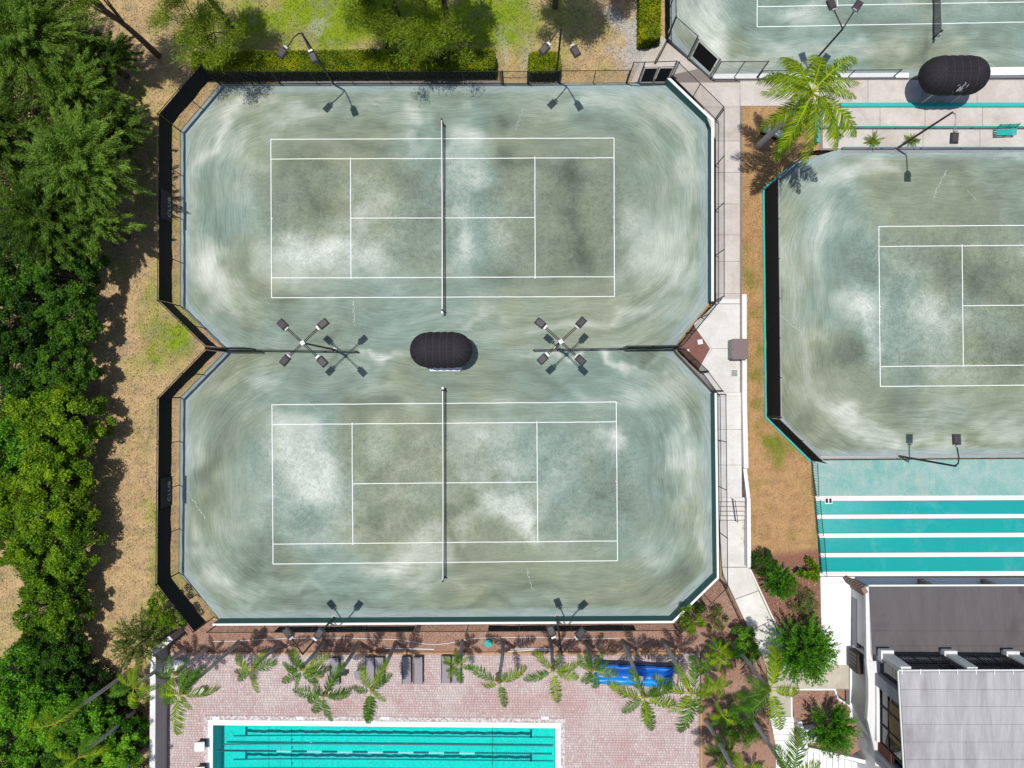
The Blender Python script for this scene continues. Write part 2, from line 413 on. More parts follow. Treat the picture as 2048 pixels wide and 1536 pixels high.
def ribbon(mb, poly, d0, d1, z0, z1):
    A = offs(poly, d0); B = offs(poly, d1); n = len(poly)
    vs = [(a.x, a.y, z) for a, z in [(a, z0) for a in A] + [(b, z0) for b in B] + [(a, z1) for a in A] + [(b, z1) for b in B]]
    f = []
    for i in range(n - 1):
        f += [(i, n + i, n + i + 1, i + 1), (2 * n + i, 2 * n + i + 1, 3 * n + i + 1, 3 * n + i), (i, i + 1, 2 * n + i + 1, 2 * n + i),
              (n + i + 1, n + i, 3 * n + i, 3 * n + i + 1)]
    f += [(0, 2 * n, 3 * n, n), (n - 1, 2 * n - 1, 4 * n - 1, 3 * n - 1)]
    mb.add(vs, f); return mb

# ================================================================== GROUND
LO, UP = 0.28, 0.90       # lower level by the clubhouse, upper level by the far courts
def blobs(px, py, lst, base, s=0, warp=26):
    wx = px + warp * 2 * (fbm(px / 70, py / 70, 31 + s) - .5) * 2
    wy = py + warp * 2 * (fbm(px / 70, py / 70, 57 + s) - .5) * 2
    t = base
    for (x, y, rx, ry, a, rot) in lst:
        c, sn = math.cos(math.radians(rot)), math.sin(math.radians(rot))
        dx = (wx - x) * c + (wy - y) * sn; dy = -(wx - x) * sn + (wy - y) * c
        t = t + a * np.exp(-((dx / rx) ** 2 + (dy / ry) ** 2) * .9)
    return t
def mixc(a, b, t): t = np.clip(t, 0, 1)[:, None]; return np.array(a) * (1 - t) + np.array(b) * t
def lawn_col(px, py):
    n = fbm(px / 45, py / 45, 3, 5); n2 = fbm(px / 14, py / 14, 9, 4); n3 = fbm(px / 170, py / 170, 5, 3)
    TAN, BRN, GRN, DGR, GRY = (.48, .34, .175), (.29, .19, .09), (.20, .28, .012), (.045, .10, .006), (.42, .40, .36)
    c = mixc(TAN, BRN, (n2 - .45) * 2.2)
    g = -.05 + (n - .5) * 1.4
    g = blobs(px, py, [(760, 30, 330, 80, .95, 0), (640, 20, 120, 70, .4, 0), (960, 30, 90, 60, .5, 0), (1150, 95, 70, 50, .25, 0), (345, 680, 50, 60, 1.1, 0), (300, 1250, 60, 60, .55, 0),
        (330, 620, 25, 40, .5, 0), (298, 560, 14, 60, .3, 0), (300, 1060, 18, 60, .6, 0), (305, 1150, 12, 80, .4, 0), (303, 850, 9, 500, .42, 0), (300, 300, 14, 60, .4, 0), (245, 560, 14, 50, .3, 0), (260, 900, 16, 40, .25, 0), (1010, 60, 60, 40, .3, 0), (520, 40, 80, 60, .35, 0), (290, 190, 25, 40, .3, 0),
        (20, 900, 60, 120, .8, 0), (60, 1120, 60, 60, .5, 0), (235, 600, 20, 60, .25, 0)], g, 2)
    c = mixc(GRN, (.17, .2, .03), (n2 - .4) * 2) * np.clip(g, 0, 1)[:, None] + c * (1 - np.clip(g, 0, 1))[:, None]
    d = np.clip((n3 - .62) * 4, 0, 1) * (py < 150)
    c = c * (1 - d[:, None] * .35) + np.array(GRN) * d[:, None] * .35
    gr = blobs(px, py, [(1262, 70, 12, 45, .9, -30), (1290, 110, 35, 40, 1.3, 0), (1230, 30, 10, 30, .8, -25), (1010, 105, 6, 30, .6, 0), (1052, 110, 6, 30, .6, 0), (1235, 100, 22, 14, .5, 0),
        (640, 45, 25, 14, .5, 0), (1272, 45, 14, 60, .6, 0)], (n2 - .5) * .9 - .05, 4, 8)
    c = mixc_v(c, GRY, gr)
    return np.clip(c * (.86 + .28 * fbm(px / 6, py / 6, 21, 2))[:, None], 0, 1)
def mixc_v(c, b, t): t = np.clip(t, 0, 1)[:, None]; return c * (1 - t) + np.array(b) * t

def grid_mesh(x0, x1, y0, y1, step, z):
    nx = int(math.ceil((x1 - x0) / step)) + 1; ny = int(math.ceil((y1 - y0) / step)) + 1
    X, Y = np.meshgrid(np.linspace(x0, x1, nx), np.linspace(y0, y1, ny))
    V = np.stack([X.ravel(), Y.ravel(), np.full(nx * ny, z)], 1)
    i = np.arange(nx * ny).reshape(ny, nx)
    Fq = np.stack([i[:-1, :-1].ravel(), i[:-1, 1:].ravel(), i[1:, 1:].ravel(), i[1:, :-1].ravel()], 1)
    return V, Fq

def lower_lot(cx, cy):      # the sunken stair well by the clubhouse is left open in the ground sheet
    px, py = w2p(cx, cy)
    return (px > 1400) & (px < 2400) & (py > 1305) & (py < 1760)
V, Fq = grid_mesh(-48, 46, -38, 36, .3, -.04)
cc = V[Fq].mean(1); ppx, ppy = w2p(cc[:, 0], cc[:, 1]); keep = ~lower_lot(cc[:, 0], cc[:, 1]) & ~((ppx > 400) & (ppx < 1135) & (ppy > 1425) & (ppy < 1720)); Fq = Fq[keep]
px, py = w2p(V[:, 0], V[:, 1]); V[:, 2] += (fbm(V[:, 0] * .7, V[:, 1] * .7, 2) - .5) * .05
o = npmesh('ground', V, Fq, 'lawn', col=lawn_col(px, py)); struct(o, 'thatchy tan and green grass ground around the courts')
mb = MB()
for (a, b, c_, d) in ((-400, -48, -400, 400), (46, 400, -400, 400), (-48, 46, 36, 400), (-48, 46, -400, -38)):
    mb.add([(a, c_, -.05), (b, c_, -.05), (b, d, -.05), (a, d, -.05)], [(0, 1, 2, 3)])
g = G('far lawn'); M['farlawn'] = g.done(g.bsdf(g.mix((.10, .15, .02), (.30, .22, .10), g.ramp(g.noise(.15, 6, .7), [(.4, 0.0), (.65, 1.0)])), .95))
struct(mb.build('far_ground', 'farlawn'), 'lawn running on beyond the club')
mb = MB(); a = P(1380, 1295); b = P(2420, 1780); mb.add([(a.x, b.y, -.56), (b.x, b.y, -.56), (b.x, a.y, -.56), (a.x, a.y, -.56)], [(0, 1, 2, 3)])
struct(mb.build('lower_ground', 'mulch'), 'soil under the lower steps')

# ------------------------------------------------------------------ clay courts
CLR_D, CLR_M, CLR_T, CLR_L, CLR_O = (.095, .118, .09), (.2, .26, .22), (.205, .275, .235), (.61, .645, .575), (.232, .265, .188)
def court_col(px, py, L, D, T, s, u, v_, w_, inn):
    n = fbm(px / 120, py / 120, 3 + s, 5); n2 = fbm(px / 50, py / 50, 13 + s, 5); n3 = fbm(px / 150, py / 150, 23 + s, 4)
    # smears run along with the drag-brushing
    sm = fbm(u * .30 + w_ * 3, v_ * 1.5 + w_, 41 + s, 5) * (1 - inn) + fbm(px / 30, py / 30, 43 + s, 4) * inn
    v = blobs(px, py, [(x, y, rx, ry, a, r) for x, y, rx, ry, a, r in L], .275 + (n - .5) * .34 + (n2 - .5) * .26 + (sm - .5) * .42, s)
    v = blobs(px, py, [(x, y, rx, ry, -a, r) for x, y, rx, ry, a, r in D], v, s + 1)
    tq = blobs(px, py, T, (n3 - .48) * 2.6 + .35, s + 2)
    mid = mixc(CLR_O, CLR_T, tq)
    c = np.where((v < .3)[:, None], mixc_v(mid, CLR_D, (.3 - v) * 1.9), mixc_v(mid, CLR_L, (v - .3) * 1.12))
    return np.clip(c, 0, 1)
def flow(px, py, box, r):
    x0, x1, y0, y1 = box; cx, cy = (x0 + x1) / 2, (y0 + y1) / 2
    wx = px + 34 * (fbm(px / 130, py / 130, 77) - .5); wy = py + 34 * (fbm(px / 130, py / 130, 78) - .5)
    dx = np.abs(wx - cx) - ((x1 - x0) / 2 - r); dy = np.abs(wy - cy) - ((y1 - y0) / 2 - r)
    v = np.hypot(np.maximum(dx, 0), np.maximum(dy, 0)) + np.minimum(np.maximum(dx, dy), 0)
    u = np.where((dx > 0) & (dy > 0), np.arctan2(dy, dx) * r, np.where(dx > 0, dy, r * math.pi / 2 - dx))
    inner = np.clip((-(v - r) - 95) / 90, 0, 1)
    return u / SCL, v / SCL, inner
def edged(px, py, poly):
    d = np.full(len(px), 1e9); n = len(poly)
    for i in range(n):
        (x0, y0), (x1, y1) = poly[i], poly[(i + 1) % n]
        if abs(y0 - 697.5) < 1 and abs(y1 - 697.5) < 1: continue
        L = math.hypot(x1 - x0, y1 - y0); d = np.minimum(d, np.abs((px - x0) * (y1 - y0) - (py - y0) * (x1 - x0)) / L)
    return d
def clay(name, poly, z, box, r, L, D, T, s, label):
    W3 = [P(x, y, z) for x, y in poly]; xs = [p.x for p in W3]; ys = [p.y for p in W3]
    V, Fq = grid_mesh(min(xs) - .01, max(xs) + .01, min(ys) - .01, max(ys) + .01, .13, z)
    bm = bmesh.new(); me = bpy.data.meshes.new('t'); me.from_pydata(V.tolist(), [], Fq.tolist()); bm.from_mesh(me)
    cen = sum(W3, Vector()) / len(W3)
    for i in range(len(W3)):
        a, b = W3[i], W3[(i + 1) % len(W3)]; t = (b - a); n = Vector((t.y, -t.x, 0)).normalized()
        if n.dot(cen - a) > 0: n = -n
        bmesh.ops.bisect_plane(bm, geom=bm.verts[:] + bm.edges[:] + bm.faces[:], plane_co=a, plane_no=n, clear_outer=True, dist=1e-5)
    me2 = bpy.data.meshes.new(name); bm.to_mesh(me2); bm.free()
    co = np.empty(len(me2.vertices) * 3, np.float32); me2.vertices.foreach_get('co', co); co = co.reshape(-1, 3)
    px, py = w2p(co[:, 0].astype(float), co[:, 1].astype(float), z)
    u, v, inn = flow(px, py, box, r)
    w = px / 150 + py / 190
    cl_ = court_col(px, py, L, D, T, s, u, v, w, inn)
    e = np.clip(1 - (edged(px, py, poly) - 9 - 8 * fbm(px / 30, py / 30, 4)) / 9, 0, 1) * .6
    cl_ = mixc_v(cl_, (.30, .37, .385), e)
    setcol(me2, cl_)
    a = me2.attributes.new('flow', 'FLOAT_VECTOR', 'POINT'); a.data.foreach_set('vector', np.stack([u, v, w], 1).astype(np.float32).ravel())
    a = me2.attributes.new('inner', 'FLOAT', 'POINT'); a.data.foreach_set('value', np.clip(inn, 0, 1).astype(np.float32))
    return struct(link(name, me2, 'clay'), label)

c1 = [(440, 168), (1330, 167), (1417, 253), (1417, 607), (1345, 697.5), (451, 697.5), (361, 612), (361, 262)]
c2 = [(451, 697.5), (1345, 697.5), (1422, 785), (1427, 1147), (1340, 1233), (440, 1239), (358, 1145), (361, 795)]
L1 = [(945, 262, 40, 34, .55, 0), (938, 350, 24, 60, .4, 5), (830, 240, 26, 50, .42, 0), (640, 505, 75, 30, .62, -12), (735, 530, 60, 34, .42, 15), (585, 545, 50, 26, .35, 0),
      (430, 555, 34, 62, .68, -18), (478, 600, 36, 24, .4, 35), (410, 290, 16, 70, .42, 30), (455, 225, 50, 18, .3, -35), (770, 425, 50, 28, .28, 0), (912, 480, 22, 60, .45, 0), (905, 330, 12, 60, .3, 0),
      (1325, 510, 46, 80, .46, 8), (1270, 500, 30, 60, .22, 0), (1380, 330, 22, 90, .38, 0), (1340, 235, 50, 24, .42, 42), (1280, 640, 100, 18, .3, -8), (1180, 205, 90, 18, .3, 0), (560, 215, 140, 20, .28, 0),
      (940, 200, 80, 14, .2, 0), (500, 340, 28, 40, .24, 0), (1110, 245, 30, 12, .2, 0), (1130, 640, 90, 14, .22, 0), (1410, 560, 12, 50, .25, 0), (380, 450, 14, 120, .3, 0), (480, 290, 14, 24, .3, 40), (930, 640, 40, 10, .25, 0)]
D1 = [(1005, 285, 42, 55, .42, 0), (990, 235, 60, 18, .3, 10), (610, 320, 70, 34, .32, 0), (1135, 400, 44, 100, .3, 0), (620, 400, 60, 50, .22, 0), (560, 610, 30, 60, .2, 0), (745, 265, 60, 24, .25, 0), (1000, 560, 60, 30, .26, 0),
      (1170, 520, 40, 40, .26, 0), (840, 460, 30, 50, .18, 0), (1250, 280, 36, 46, .2, 0), (480, 520, 20, 60, .2, 0), (430, 400, 40, 60, .18, 0), (1090, 330, 60, 20, .3, 0), (640, 670, 60, 16, .3, 0), (860, 250, 12, 30, .3, 0), (1405, 430, 8, 60, .25, 0),
      (480, 640, 30, 18, .25, 30), (900, 600, 30, 20, .2, 0), (1170, 230, 50, 12, .2, 0), (540, 190, 30, 8, .1, 0)]
T1 = [(440, 400, 60, 60, .5, 0), (940, 400, 40, 180, .6, 0), (600, 640, 60, 40, .6, 0), (1380, 620, 60, 60, .6, 0), (830, 290, 50, 60, .4, 0), (640, 520, 120, 60, .5, 0), (1060, 300, 60, 60, -.5, 0), (470, 480, 60, 100, -.5, 0), (1340, 400, 60, 160, -.2, 0)]
L2 = [(640, 955, 44, 62, .62, -35), (588, 890, 44, 44, .46, -45), (566, 842, 34, 24, .3, 0), (1236, 880, 16, 20, .7, 0), (1195, 868, 18, 14, .35, 0), (1035, 1030, 50, 24, .62, 12), (1078, 1045, 16, 20, .4, 0), (1370, 925, 34, 70, .5, -14),
      (1300, 775, 70, 30, .42, -10), (1190, 716, 120, 9, .62, 0), (1260, 728, 50, 16, .3, 15), (840, 1085, 60, 30, .5, -20), (790, 1125, 60, 22, .4, -8), (450, 1165, 60, 26, .4, 30), (395, 900, 22, 60, .34, 15), (400, 1100, 16, 60, .34, -15), (960, 865, 80, 34, .3, 0),
      (1010, 935, 70, 30, .22, 0), (770, 697, 40, 10, .6, 0), (1310, 1100, 60, 34, .26, -30), (1405, 1080, 14, 60, .35, 0), (770, 780, 60, 14, .22, 0), (500, 1010, 34, 40, .2, 0), (1130, 960, 50, 50, .2, 0), (975, 697, 50, 10, .3, 0), (640, 1070, 90, 12, .2, 0),
      (840, 1165, 50, 12, .22, 0), (930, 1190, 60, 12, .2, 0), (590, 1180, 60, 14, .25, 0), (1150, 800, 60, 14, .2, 0), (500, 760, 90, 18, .22, -10)]
D2 = [(740, 1040, 50, 34, .3, 0), (500, 1150, 90, 20, .3, 10), (412, 950, 22, 60, .32, 10), (1330, 920, 14, 80, .24, -8), (1395, 850, 16, 60, .28, 0), (950, 1000, 34, 16, .25, 0), (760, 800, 100, 30, .22, 0), (700, 870, 30, 60, .16, 0), (1150, 1170, 160, 22, .26, 0),
      (1370, 1170, 30, 34, .3, -40), (1000, 1215, 200, 12, .26, 0), (640, 1212, 200, 10, .24, 0), (900, 1060, 14, 60, .3, 0), (1210, 1010, 40, 60, .16, 0), (460, 860, 30, 50, .2, 0), (1080, 760, 130, 18, .2, 0), (630, 745, 60, 14, .2, 0), (870, 860, 24, 40, .15, 0), (700, 710, 80, 8, .25, 0), (540, 1100, 30, 40, .2, 0), (1290, 735, 70, 10, .25, 0)]
T2 = [(540, 790, 120, 50, .6, 0), (1160, 900, 120, 120, .6, 0), (1300, 850, 90, 90, .4, 0), (640, 1000, 60, 120, .4, 0), (800, 900, 100, 80, -.6, 0), (1000, 1130, 200, 60, -.4, 0), (420, 1000, 60, 120, -.3, 0), (1370, 1000, 40, 100, -.4, 0)]
court1 = clay('clay_court', c1, 0, (361, 1424, 168, 697), 215, L1, D1, T1, 0, 'upper left green clay court with brushed swirls')
court2 = clay('clay_court', c2, 0, (361, 1432, 700, 1240), 215, L2, D2, T2, 100, 'lower left green clay court with pale bare patches')
cB = [(1590, 325), (1680, 298), (2560, 291), (2560, 911), (1624, 918), (1537, 833), (1531, 380)]
LB = [(1722, 625, 26, 50, .6, -10), (1745, 700, 20, 24, .4, 0), (1640, 440, 40, 80, .34, 0), (1680, 820, 70, 26, .5, 32), (1790, 880, 90, 20, .4, 5), (1860, 620, 50, 50, .32, 0), (1900, 650, 60, 30, .25, 0), (1575, 560, 14, 90, .2, 0), (1760, 340, 90, 20, .28, 0), (2010, 860, 60, 20, .3, -20),
      (1700, 330, 60, 20, .35, -10), (2020, 300, 60, 14, .4, 0), (1900, 900, 60, 10, .25, 0), (1620, 700, 14, 60, .2, 0)]
DB = [(1985, 560, 60, 50, .32, 0), (1700, 700, 36, 46, .3, 0), (1715, 530, 40, 36, .26, 0), (1860, 540, 60, 40, .2, 0), (1960, 420, 80, 30, .2, 0), (1590, 860, 20, 40, .25, 40), (1800, 780, 60, 30, .2, 0), (1720, 900, 80, 12, .3, 5), (1900, 340, 50, 30, .26, 0), (1980, 900, 70, 8, .2, 0), (1560, 600, 6, 200, .25, 0), (2000, 700, 40, 40, .2, 0)]
TB = [(1700, 560, 90, 160, .8, 0), (1850, 700, 120, 80, .6, 0), (1800, 420, 120, 50, -.7, 0), (1590, 800, 30, 100, -.7, 0), (1800, 900, 200, 30, -.5, 0), (1980, 520, 80, 60, -.5, 0)]
courtB = clay('clay_court', cB, UP, (1545, 2600, 300, 920), 215, LB, DB, TB, 200, 'green clay court on the right edge with a dark left windscreen')
cC = [(1333, -120), (2400, -120), (2400, 152), (1795, 156), (1422, 158), (1334, 79)]
LC = [(1440, 85, 26, 44, .75, -15), (1420, 120, 40, 20, .5, 30), (1410, 30, 34, 34, .4, 0), (1600, 15, 60, 24, .5, 0), (1570, 105, 60, 24, .36, 5), (1720, 90, 80, 20, .34, 0), (1980, 20, 60, 24, .26, 0), (1950, 110, 70, 14, .25, 0), (1650, 140, 60, 10, .25, 0), (1490, 130, 30, 16, .3, 0)]
DC = [(1490, 90, 18, 30, .26, 0), (1530, 50, 60, 20, .2, 0), (1990, 60, 60, 20, .24, 0), (1860, 90, 16, 40, .3, 0), (1800, 130, 90, 10, .2, 0), (1760, 40, 60, 20, .2, 0)]
TC = [(1560, 60, 90, 60, .6, 0), (1900, 30, 160, 60, .6, 0), (1650, 120, 200, 20, -.4, 0), (1410, 60, 40, 60, -.3, 0)]
courtC = clay('clay_court', cC, UP, (1333, 2600, -500, 158), 215, LC, DC, TC, 300, 'green clay court along the top edge beside the oval canopy')

def line(court, pts, z, w=.052):
    a, b = [P(x, y, z + .004) for x, y in pts]; d = (b - a).normalized(); s = Vector((-d.y, d.x, 0)) * w / 2
    n = max(2, int((b - a).length / .8)); V_ = []; Fc = []
    for i in range(n + 1):
        q = a + (b - a) * i / n; j = Vector((-d.y, d.x, 0)) * random.uniform(-.008, .008)
        V_ += [q + s + j, q - s + j]
        if i: k = 2 * i; Fc.append((k - 2, k - 1, k + 1, k))
    mbx = MB(); mbx.add([(v.x, v.y, v.z + len(court.children) * .0006) for v in V_], Fc); mbx.build('line', 'wline', court)
def lines(court, z, tl, tr, br, bl, sl_, sr, mid=True):
    TL, TR, BR, BL = [Vector(p) for p in (tl, tr, br, bl)]
    lp = lambda a, b, t: tuple(a + (b - a) * t)
    line(court, (lp(TL, TR, 0), lp(TL, TR, 1)), z); line(court, (lp(BL, BR, 0), lp(BL, BR, 1)), z)
    line(court, (tl, bl), z); line(court, (tr, br), z)
    k = 1.37 / 10.97
    a0, a1 = lp(TL, BL, k), lp(TR, BR, k); b0, b1 = lp(TL, BL, 1 - k), lp(TR, BR, 1 - k)
    line(court, (a0, a1), z); line(court, (b0, b1), z)
    A0, A1, B0, B1 = Vector(a0), Vector(a1), Vector(b0), Vector(b1)
    e = .012
    s0, s1 = lp(A0, A1, sl_), lp(B0, B1, sl_); t0, t1 = lp(A0, A1, sr), lp(B0, B1, sr)
    line(court, ((s0[0], s0[1] - 3), (s1[0], s1[1] + 3)), z); line(court, ((t0[0], t0[1] - 3), (t1[0], t1[1] + 3)), z)
    line(court, (tuple((Vector(s0) + Vector(s1)) / 2), tuple((Vector(t0) + Vector(t1)) / 2)), z)
    for p, q, dx in ((tl, bl, 3), (tr, br, -3)):
        m_ = (Vector(p) + Vector(q)) / 2; line(court, ((m_.x, m_.y), (m_.x + dx, m_.y)), z)
kx = 5.485 / 23.77
lines(court1, 0, (541.5, 278.5), (1228, 276), (1229, 593), (543, 595.5), .232, .769)
lines(court2, 0, (544, 809.5), (1232.5, 804), (1235, 1121.5), (546, 1128), .232, .769)
lines(courtB, UP, (1757.5, 453), (2478, 447), (2484, 766), (1760.5, 773), .2305, .77)
lines(courtC, UP, (1513, -268), (2219, -280), (2221, 41), (1514.5, 53.5), .227, .77)

def scuff(court, x0, y0, x1, y1, z, w=.05):
    a, b = P(x0, y0, z + .003), P(x1, y1, z + .003); d = b - a; u = d.normalized(); s = Vector((-u.y, u.x, 0)); m_ = MB(); t_ = 0.0
    while t_ < 1:
        l_ = random.uniform(.03, .12); o_ = random.uniform(-.06, .06); ww = w * random.uniform(.4, 1.3); q = a + d * t_ + s * o_; r = a + d * min(1, t_ + l_) + s * (o_ + random.uniform(-.04, .04)); zz = Vector((0, 0, random.uniform(0, .001)))
        m_.add([q + zz, q * .5 + r * .5 + s * ww / 2 + zz, r + zz, q * .5 + r * .5 - s * ww / 2 + zz], [(0, 3, 2, 1)]); t_ += l_ * random.uniform(.5, 1.05)
    m_.build('chalk_mark', 'chalk', court)
M['chalk'] = simple('chalky scrape', (.38, .44, .40), .95, .25, 12)
for c_, pts_, z_, w_ in ((court1, (455, 318, 478, 283), 0, .12), (court1, (480, 300, 470, 292), 0, .1), (court1, (1047, 215, 1030, 262), 0, .05), (court1, (728, 190, 770, 222), 0, .05), (court1, (707, 600, 709, 652), 0, .12), (court1, (372, 438, 392, 410), 0, .07),
        (court2, (372, 980, 412, 1038), 0, .09), (court2, (1053, 1137, 1066, 1180), 0, .09), (court2, (745, 1160, 758, 1145), 0, .06), (courtB, (1865, 398, 1892, 340), UP, .07), (courtB, (1560, 630, 1605, 668), UP, .07), (courtB, (1935, 380, 1952, 400), UP, .05), (courtC, (1978, 127, 2002, 140), UP, .1), (court2, (610, 800, 640, 822), 0, .05)):
    scuff(c_, *pts_, z_, w_)
# ------------------------------------------------------------------ nets
def net(xt, y0, xb, y1, z, label):
    a = P(xt, y0, z); b = P(xb, y1, z); mid = (a + b) / 2; t = wthing('tennis_net', a, label, 'net', 'tennis nets')
    n = 24; hh = lambda u: .914 + .156 * abs(2 * u - 1) ** 1.3
    v = []; f = []; bt = []
    for i in range(n + 1):
        u = i / n; q = a + (b - a) * u; w = .02 * math.sin(i * 1.3)
        v += [(q.x + w, q.y, z + .03), (q.x + w * .5, q.y, z + hh(u) * .5), (q.x, q.y, z + hh(u) - .03)]
        bt.append((q.x, q.y, z + hh(u)))
        if i: k = 3 * i; f += [(k - 3, k, k + 1, k - 2), (k - 2, k + 1, k + 2, k - 1)]
    MB().add(v, f).build('net_cord', 'net', t)
    m_ = MB()
    for i in range(n): m_.bar(bt[i], bt[i + 1], .05, .07)
    m_.build('headband', 'galv', t)
    for q in (a, b):
        d = (q - mid).normalized() * .06
        po = MB().tube([(q.x + d.x, q.y + d.y, z), (q.x + d.x, q.y + d.y, z + 1.12)], .055, 8).build('net_post', 'black', t)
        MB().tube([(q.x + d.x, q.y + d.y, z + 1.121), (q.x + d.x, q.y + d.y, z + 1.16)], [.075, .05], 8).build('post_cap', 'lamp', po)
    d = (b - mid).normalized()
    MB().box((b.x - .02, b.y + d.y * .19, z + .8), (.12, .16, .3)).tube([(b.x - .04, b.y + d.y * .27, z + .9), (b.x - .2, b.y + d.y * .3, z + .95)], .02).build('crank', 'galv', t)
    MB().box((mid.x, mid.y, z + .46), (.03, .06, .9)).build('centre_strap', 'wline', t)
    return t
net(887, 252, 888, 622, 0, 'long dark net across the upper left clay court')
net(889.5, 1152, 889, 782, 0, 'long dark net across the lower left clay court')
net(1861, -300, 1865, 76, UP, 'net of the clay court at the top edge, only its lower end in view')
# round steel foot plates seen by the crank ends

# ------------------------------------------------------------------ raised walks, beds and terraces
def slab(name, pts, z, th, m, parent=None, kind=True, label=None):
    W3 = [P(p[0], p[1], p[2] if len(p) > 2 else z) for p in pts]
    o = MB().prism(W3, min(w.z for w in W3) - th).build(name, m, parent)
    if parent is None and kind: struct(o, label)
    return o
def fill_slabs(parent, quad, n, m, z=None, gap=.012, name='slab'):
    """divide a px quad (tl,tr,br,bl) into n slabs along its long way (tl->bl), each a part, with open joints"""
    tl, tr, br, bl = [Vector((*q[:2], q[2] if len(q) > 2 else z)) for q in quad]
    cuts = n if isinstance(n, list) else [i / n for i in range(n + 1)]
    for i in range(len(cuts) - 1):
        u, w = cuts[i], cuts[i + 1]
        q = [tl + (bl - tl) * u, tr + (br - tr) * u, tr + (br - tr) * w, tl + (bl - tl) * w]
        pts = [P(*p) for p in q]; cen = sum(pts, Vector()) / 4
        pts = [p + (cen - p).normalized() * gap * 1.4 for p in pts]
        dz = random.uniform(0, .006)
        for p in pts: p.z += dz
        MB().prism(pts, min(p.z for p in pts) - .1).build(name, m, parent)
walk = slab('walkway', [(1342, 150, UP - .03), (1430, 130, UP - .03), (1485, 158, UP - .03), (1484, 1000, UP - .03), (1437, 1000, UP - .03), (1434, 790, UP - .03), (1360, 712, UP - .03), (1350, 700, UP - .03), (1360, 690, UP - .03), (1426, 612, UP - .03), (1431, 612, UP - .03), (1431, 241, UP - .03)], UP, .9, 'joint', label='raised concrete walk east of the two clay courts')
yy = [165, 214, 282, 345, 408, 470, 523, 587]
for i in range(len(yy) - 1): fill_slabs(walk, [(1431.5, yy[i]) if yy[i] > 241 else (1358 + (yy[i] - 165) * .98, yy[i]), (1480, yy[i]), (1480, yy[i + 1]), (1431.5, yy[i + 1]) if yy[i + 1] > 241 else (1358 + (yy[i + 1] - 165) * .98, yy[i + 1])], 1, 'conc', UP)
fill_slabs(walk, [(1432, 587), (1480, 587), (1480, 597), (1432, 597)], 1, 'conc', UP)
fill_slabs(walk, [(1432, 597), (1480, 597), (1480, 607), (1432, 607)], 1, 'concw', UP)
def slabpoly(parent, pts, z, m, name='slab'):
    W3 = [P(p[0], p[1], p[2] if len(p) > 2 else z) for p in pts]; cen = sum(W3, Vector()) / len(W3)
    W3 = [p + (cen - p).normalized() * .015 for p in W3]
    return MB().prism(W3, min(w.z for w in W3) - .08).build(name, m, parent)
slabpoly(walk, [(1430, 608), (1480, 608), (1480, 697), (1424, 697), (1388, 648)], UP, 'concw')
slabpoly(walk, [(1424, 697), (1480, 697), (1480, 785), (1434, 785), (1397, 744)], UP, 'concw')
fill_slabs(walk, [(1434, 785), (1482, 785), (1482, 792), (1434, 792)], 1, 'concw', UP)
fill_slabs(walk, [(1434.5, 792), (1482, 792), (1484, 995), (1438, 995)], [0, .33, .68, 1], 'concw', UP)
# planting diamond with kerb
bed = slab('mulch_bed', [(1352, 699, UP + .01), (1389, 653, UP + .01), (1420, 697, UP + .01), (1397, 740, UP + .01)], UP, .3, 'redmulch', label='diamond of red mulch where the fences meet')
ke = [P(1390, 650, UP), P(1423, 697, UP), P(1398, 743, UP)]
ribbon(MB(), ke, -.09, 0, UP - .05, UP + .05).build('kerb', 'concw', bed)
tag(MB().box(P(1399.5, 684, UP + .14), (.32, .32, .24), .2).build('junction_box', 'pvc'), 'small square white box standing in the red mulch diamond', 'box')
t = wthing('sprinkler', P(1376, 701, UP), 'small grey ball sprinkler in the red mulch diamond', 'sprinkler')
MB().tube([P(1376, 701, UP), P(1376, 701, UP + .2)], .04, 8).build('riser', 'galv', t)
MB().tube([P(1376, 701, UP + .19), P(1376, 701, UP + .25), P(1376, 701, UP + .31)], [.05, .1, .04], 10).build('head', 'pvc', t)
# stairs down
st = wthing('walk_steps', P(1462, 1018, .3), 'short flight of concrete steps down the walk beside the lower court', 'steps')
ys = [995, 1004, 1013.5, 1023, 1032, 1041]
for i in range(5):
    zt = UP - (i + 0) * (UP - LO) / 5
    W3 = [P(1438, ys[i], zt), P(1489, ys[i], zt), P(1490, ys[i + 1], zt), P(1439, ys[i + 1], zt)]
    for w in W3: w.y -= i * .004
    MB().prism(W3, zt - .4).build('step', 'concw', st)
    a = P(1438, ys[i + 1], zt); b = P(1490, ys[i + 1], zt)
    MB().bar(a + Vector((0, .02, .006)), b + Vector((0, .02, .006)), .05, .02).build('nosing', 'joint', st)
rl = wthing('handrail', P(1467, 1000, LO), 'black steel handrail down the middle of the concrete steps', 'handrail')
a, b = P(1462, 996, UP), P(1468, 1040, LO)
for k in (0, 1):
    m_ = MB().tube([a + Vector((0, 0, 0)), a + Vector((0, 0, .9)), b + Vector((0, 0, .9)), b], .022, 6); m_.build('rail', 'black', rl) if k == 0 else None
MB().tube([a + Vector((0, 0, .45)), b + Vector((0, 0, .45))], .018, 6).build('lower_rail', 'black', rl)
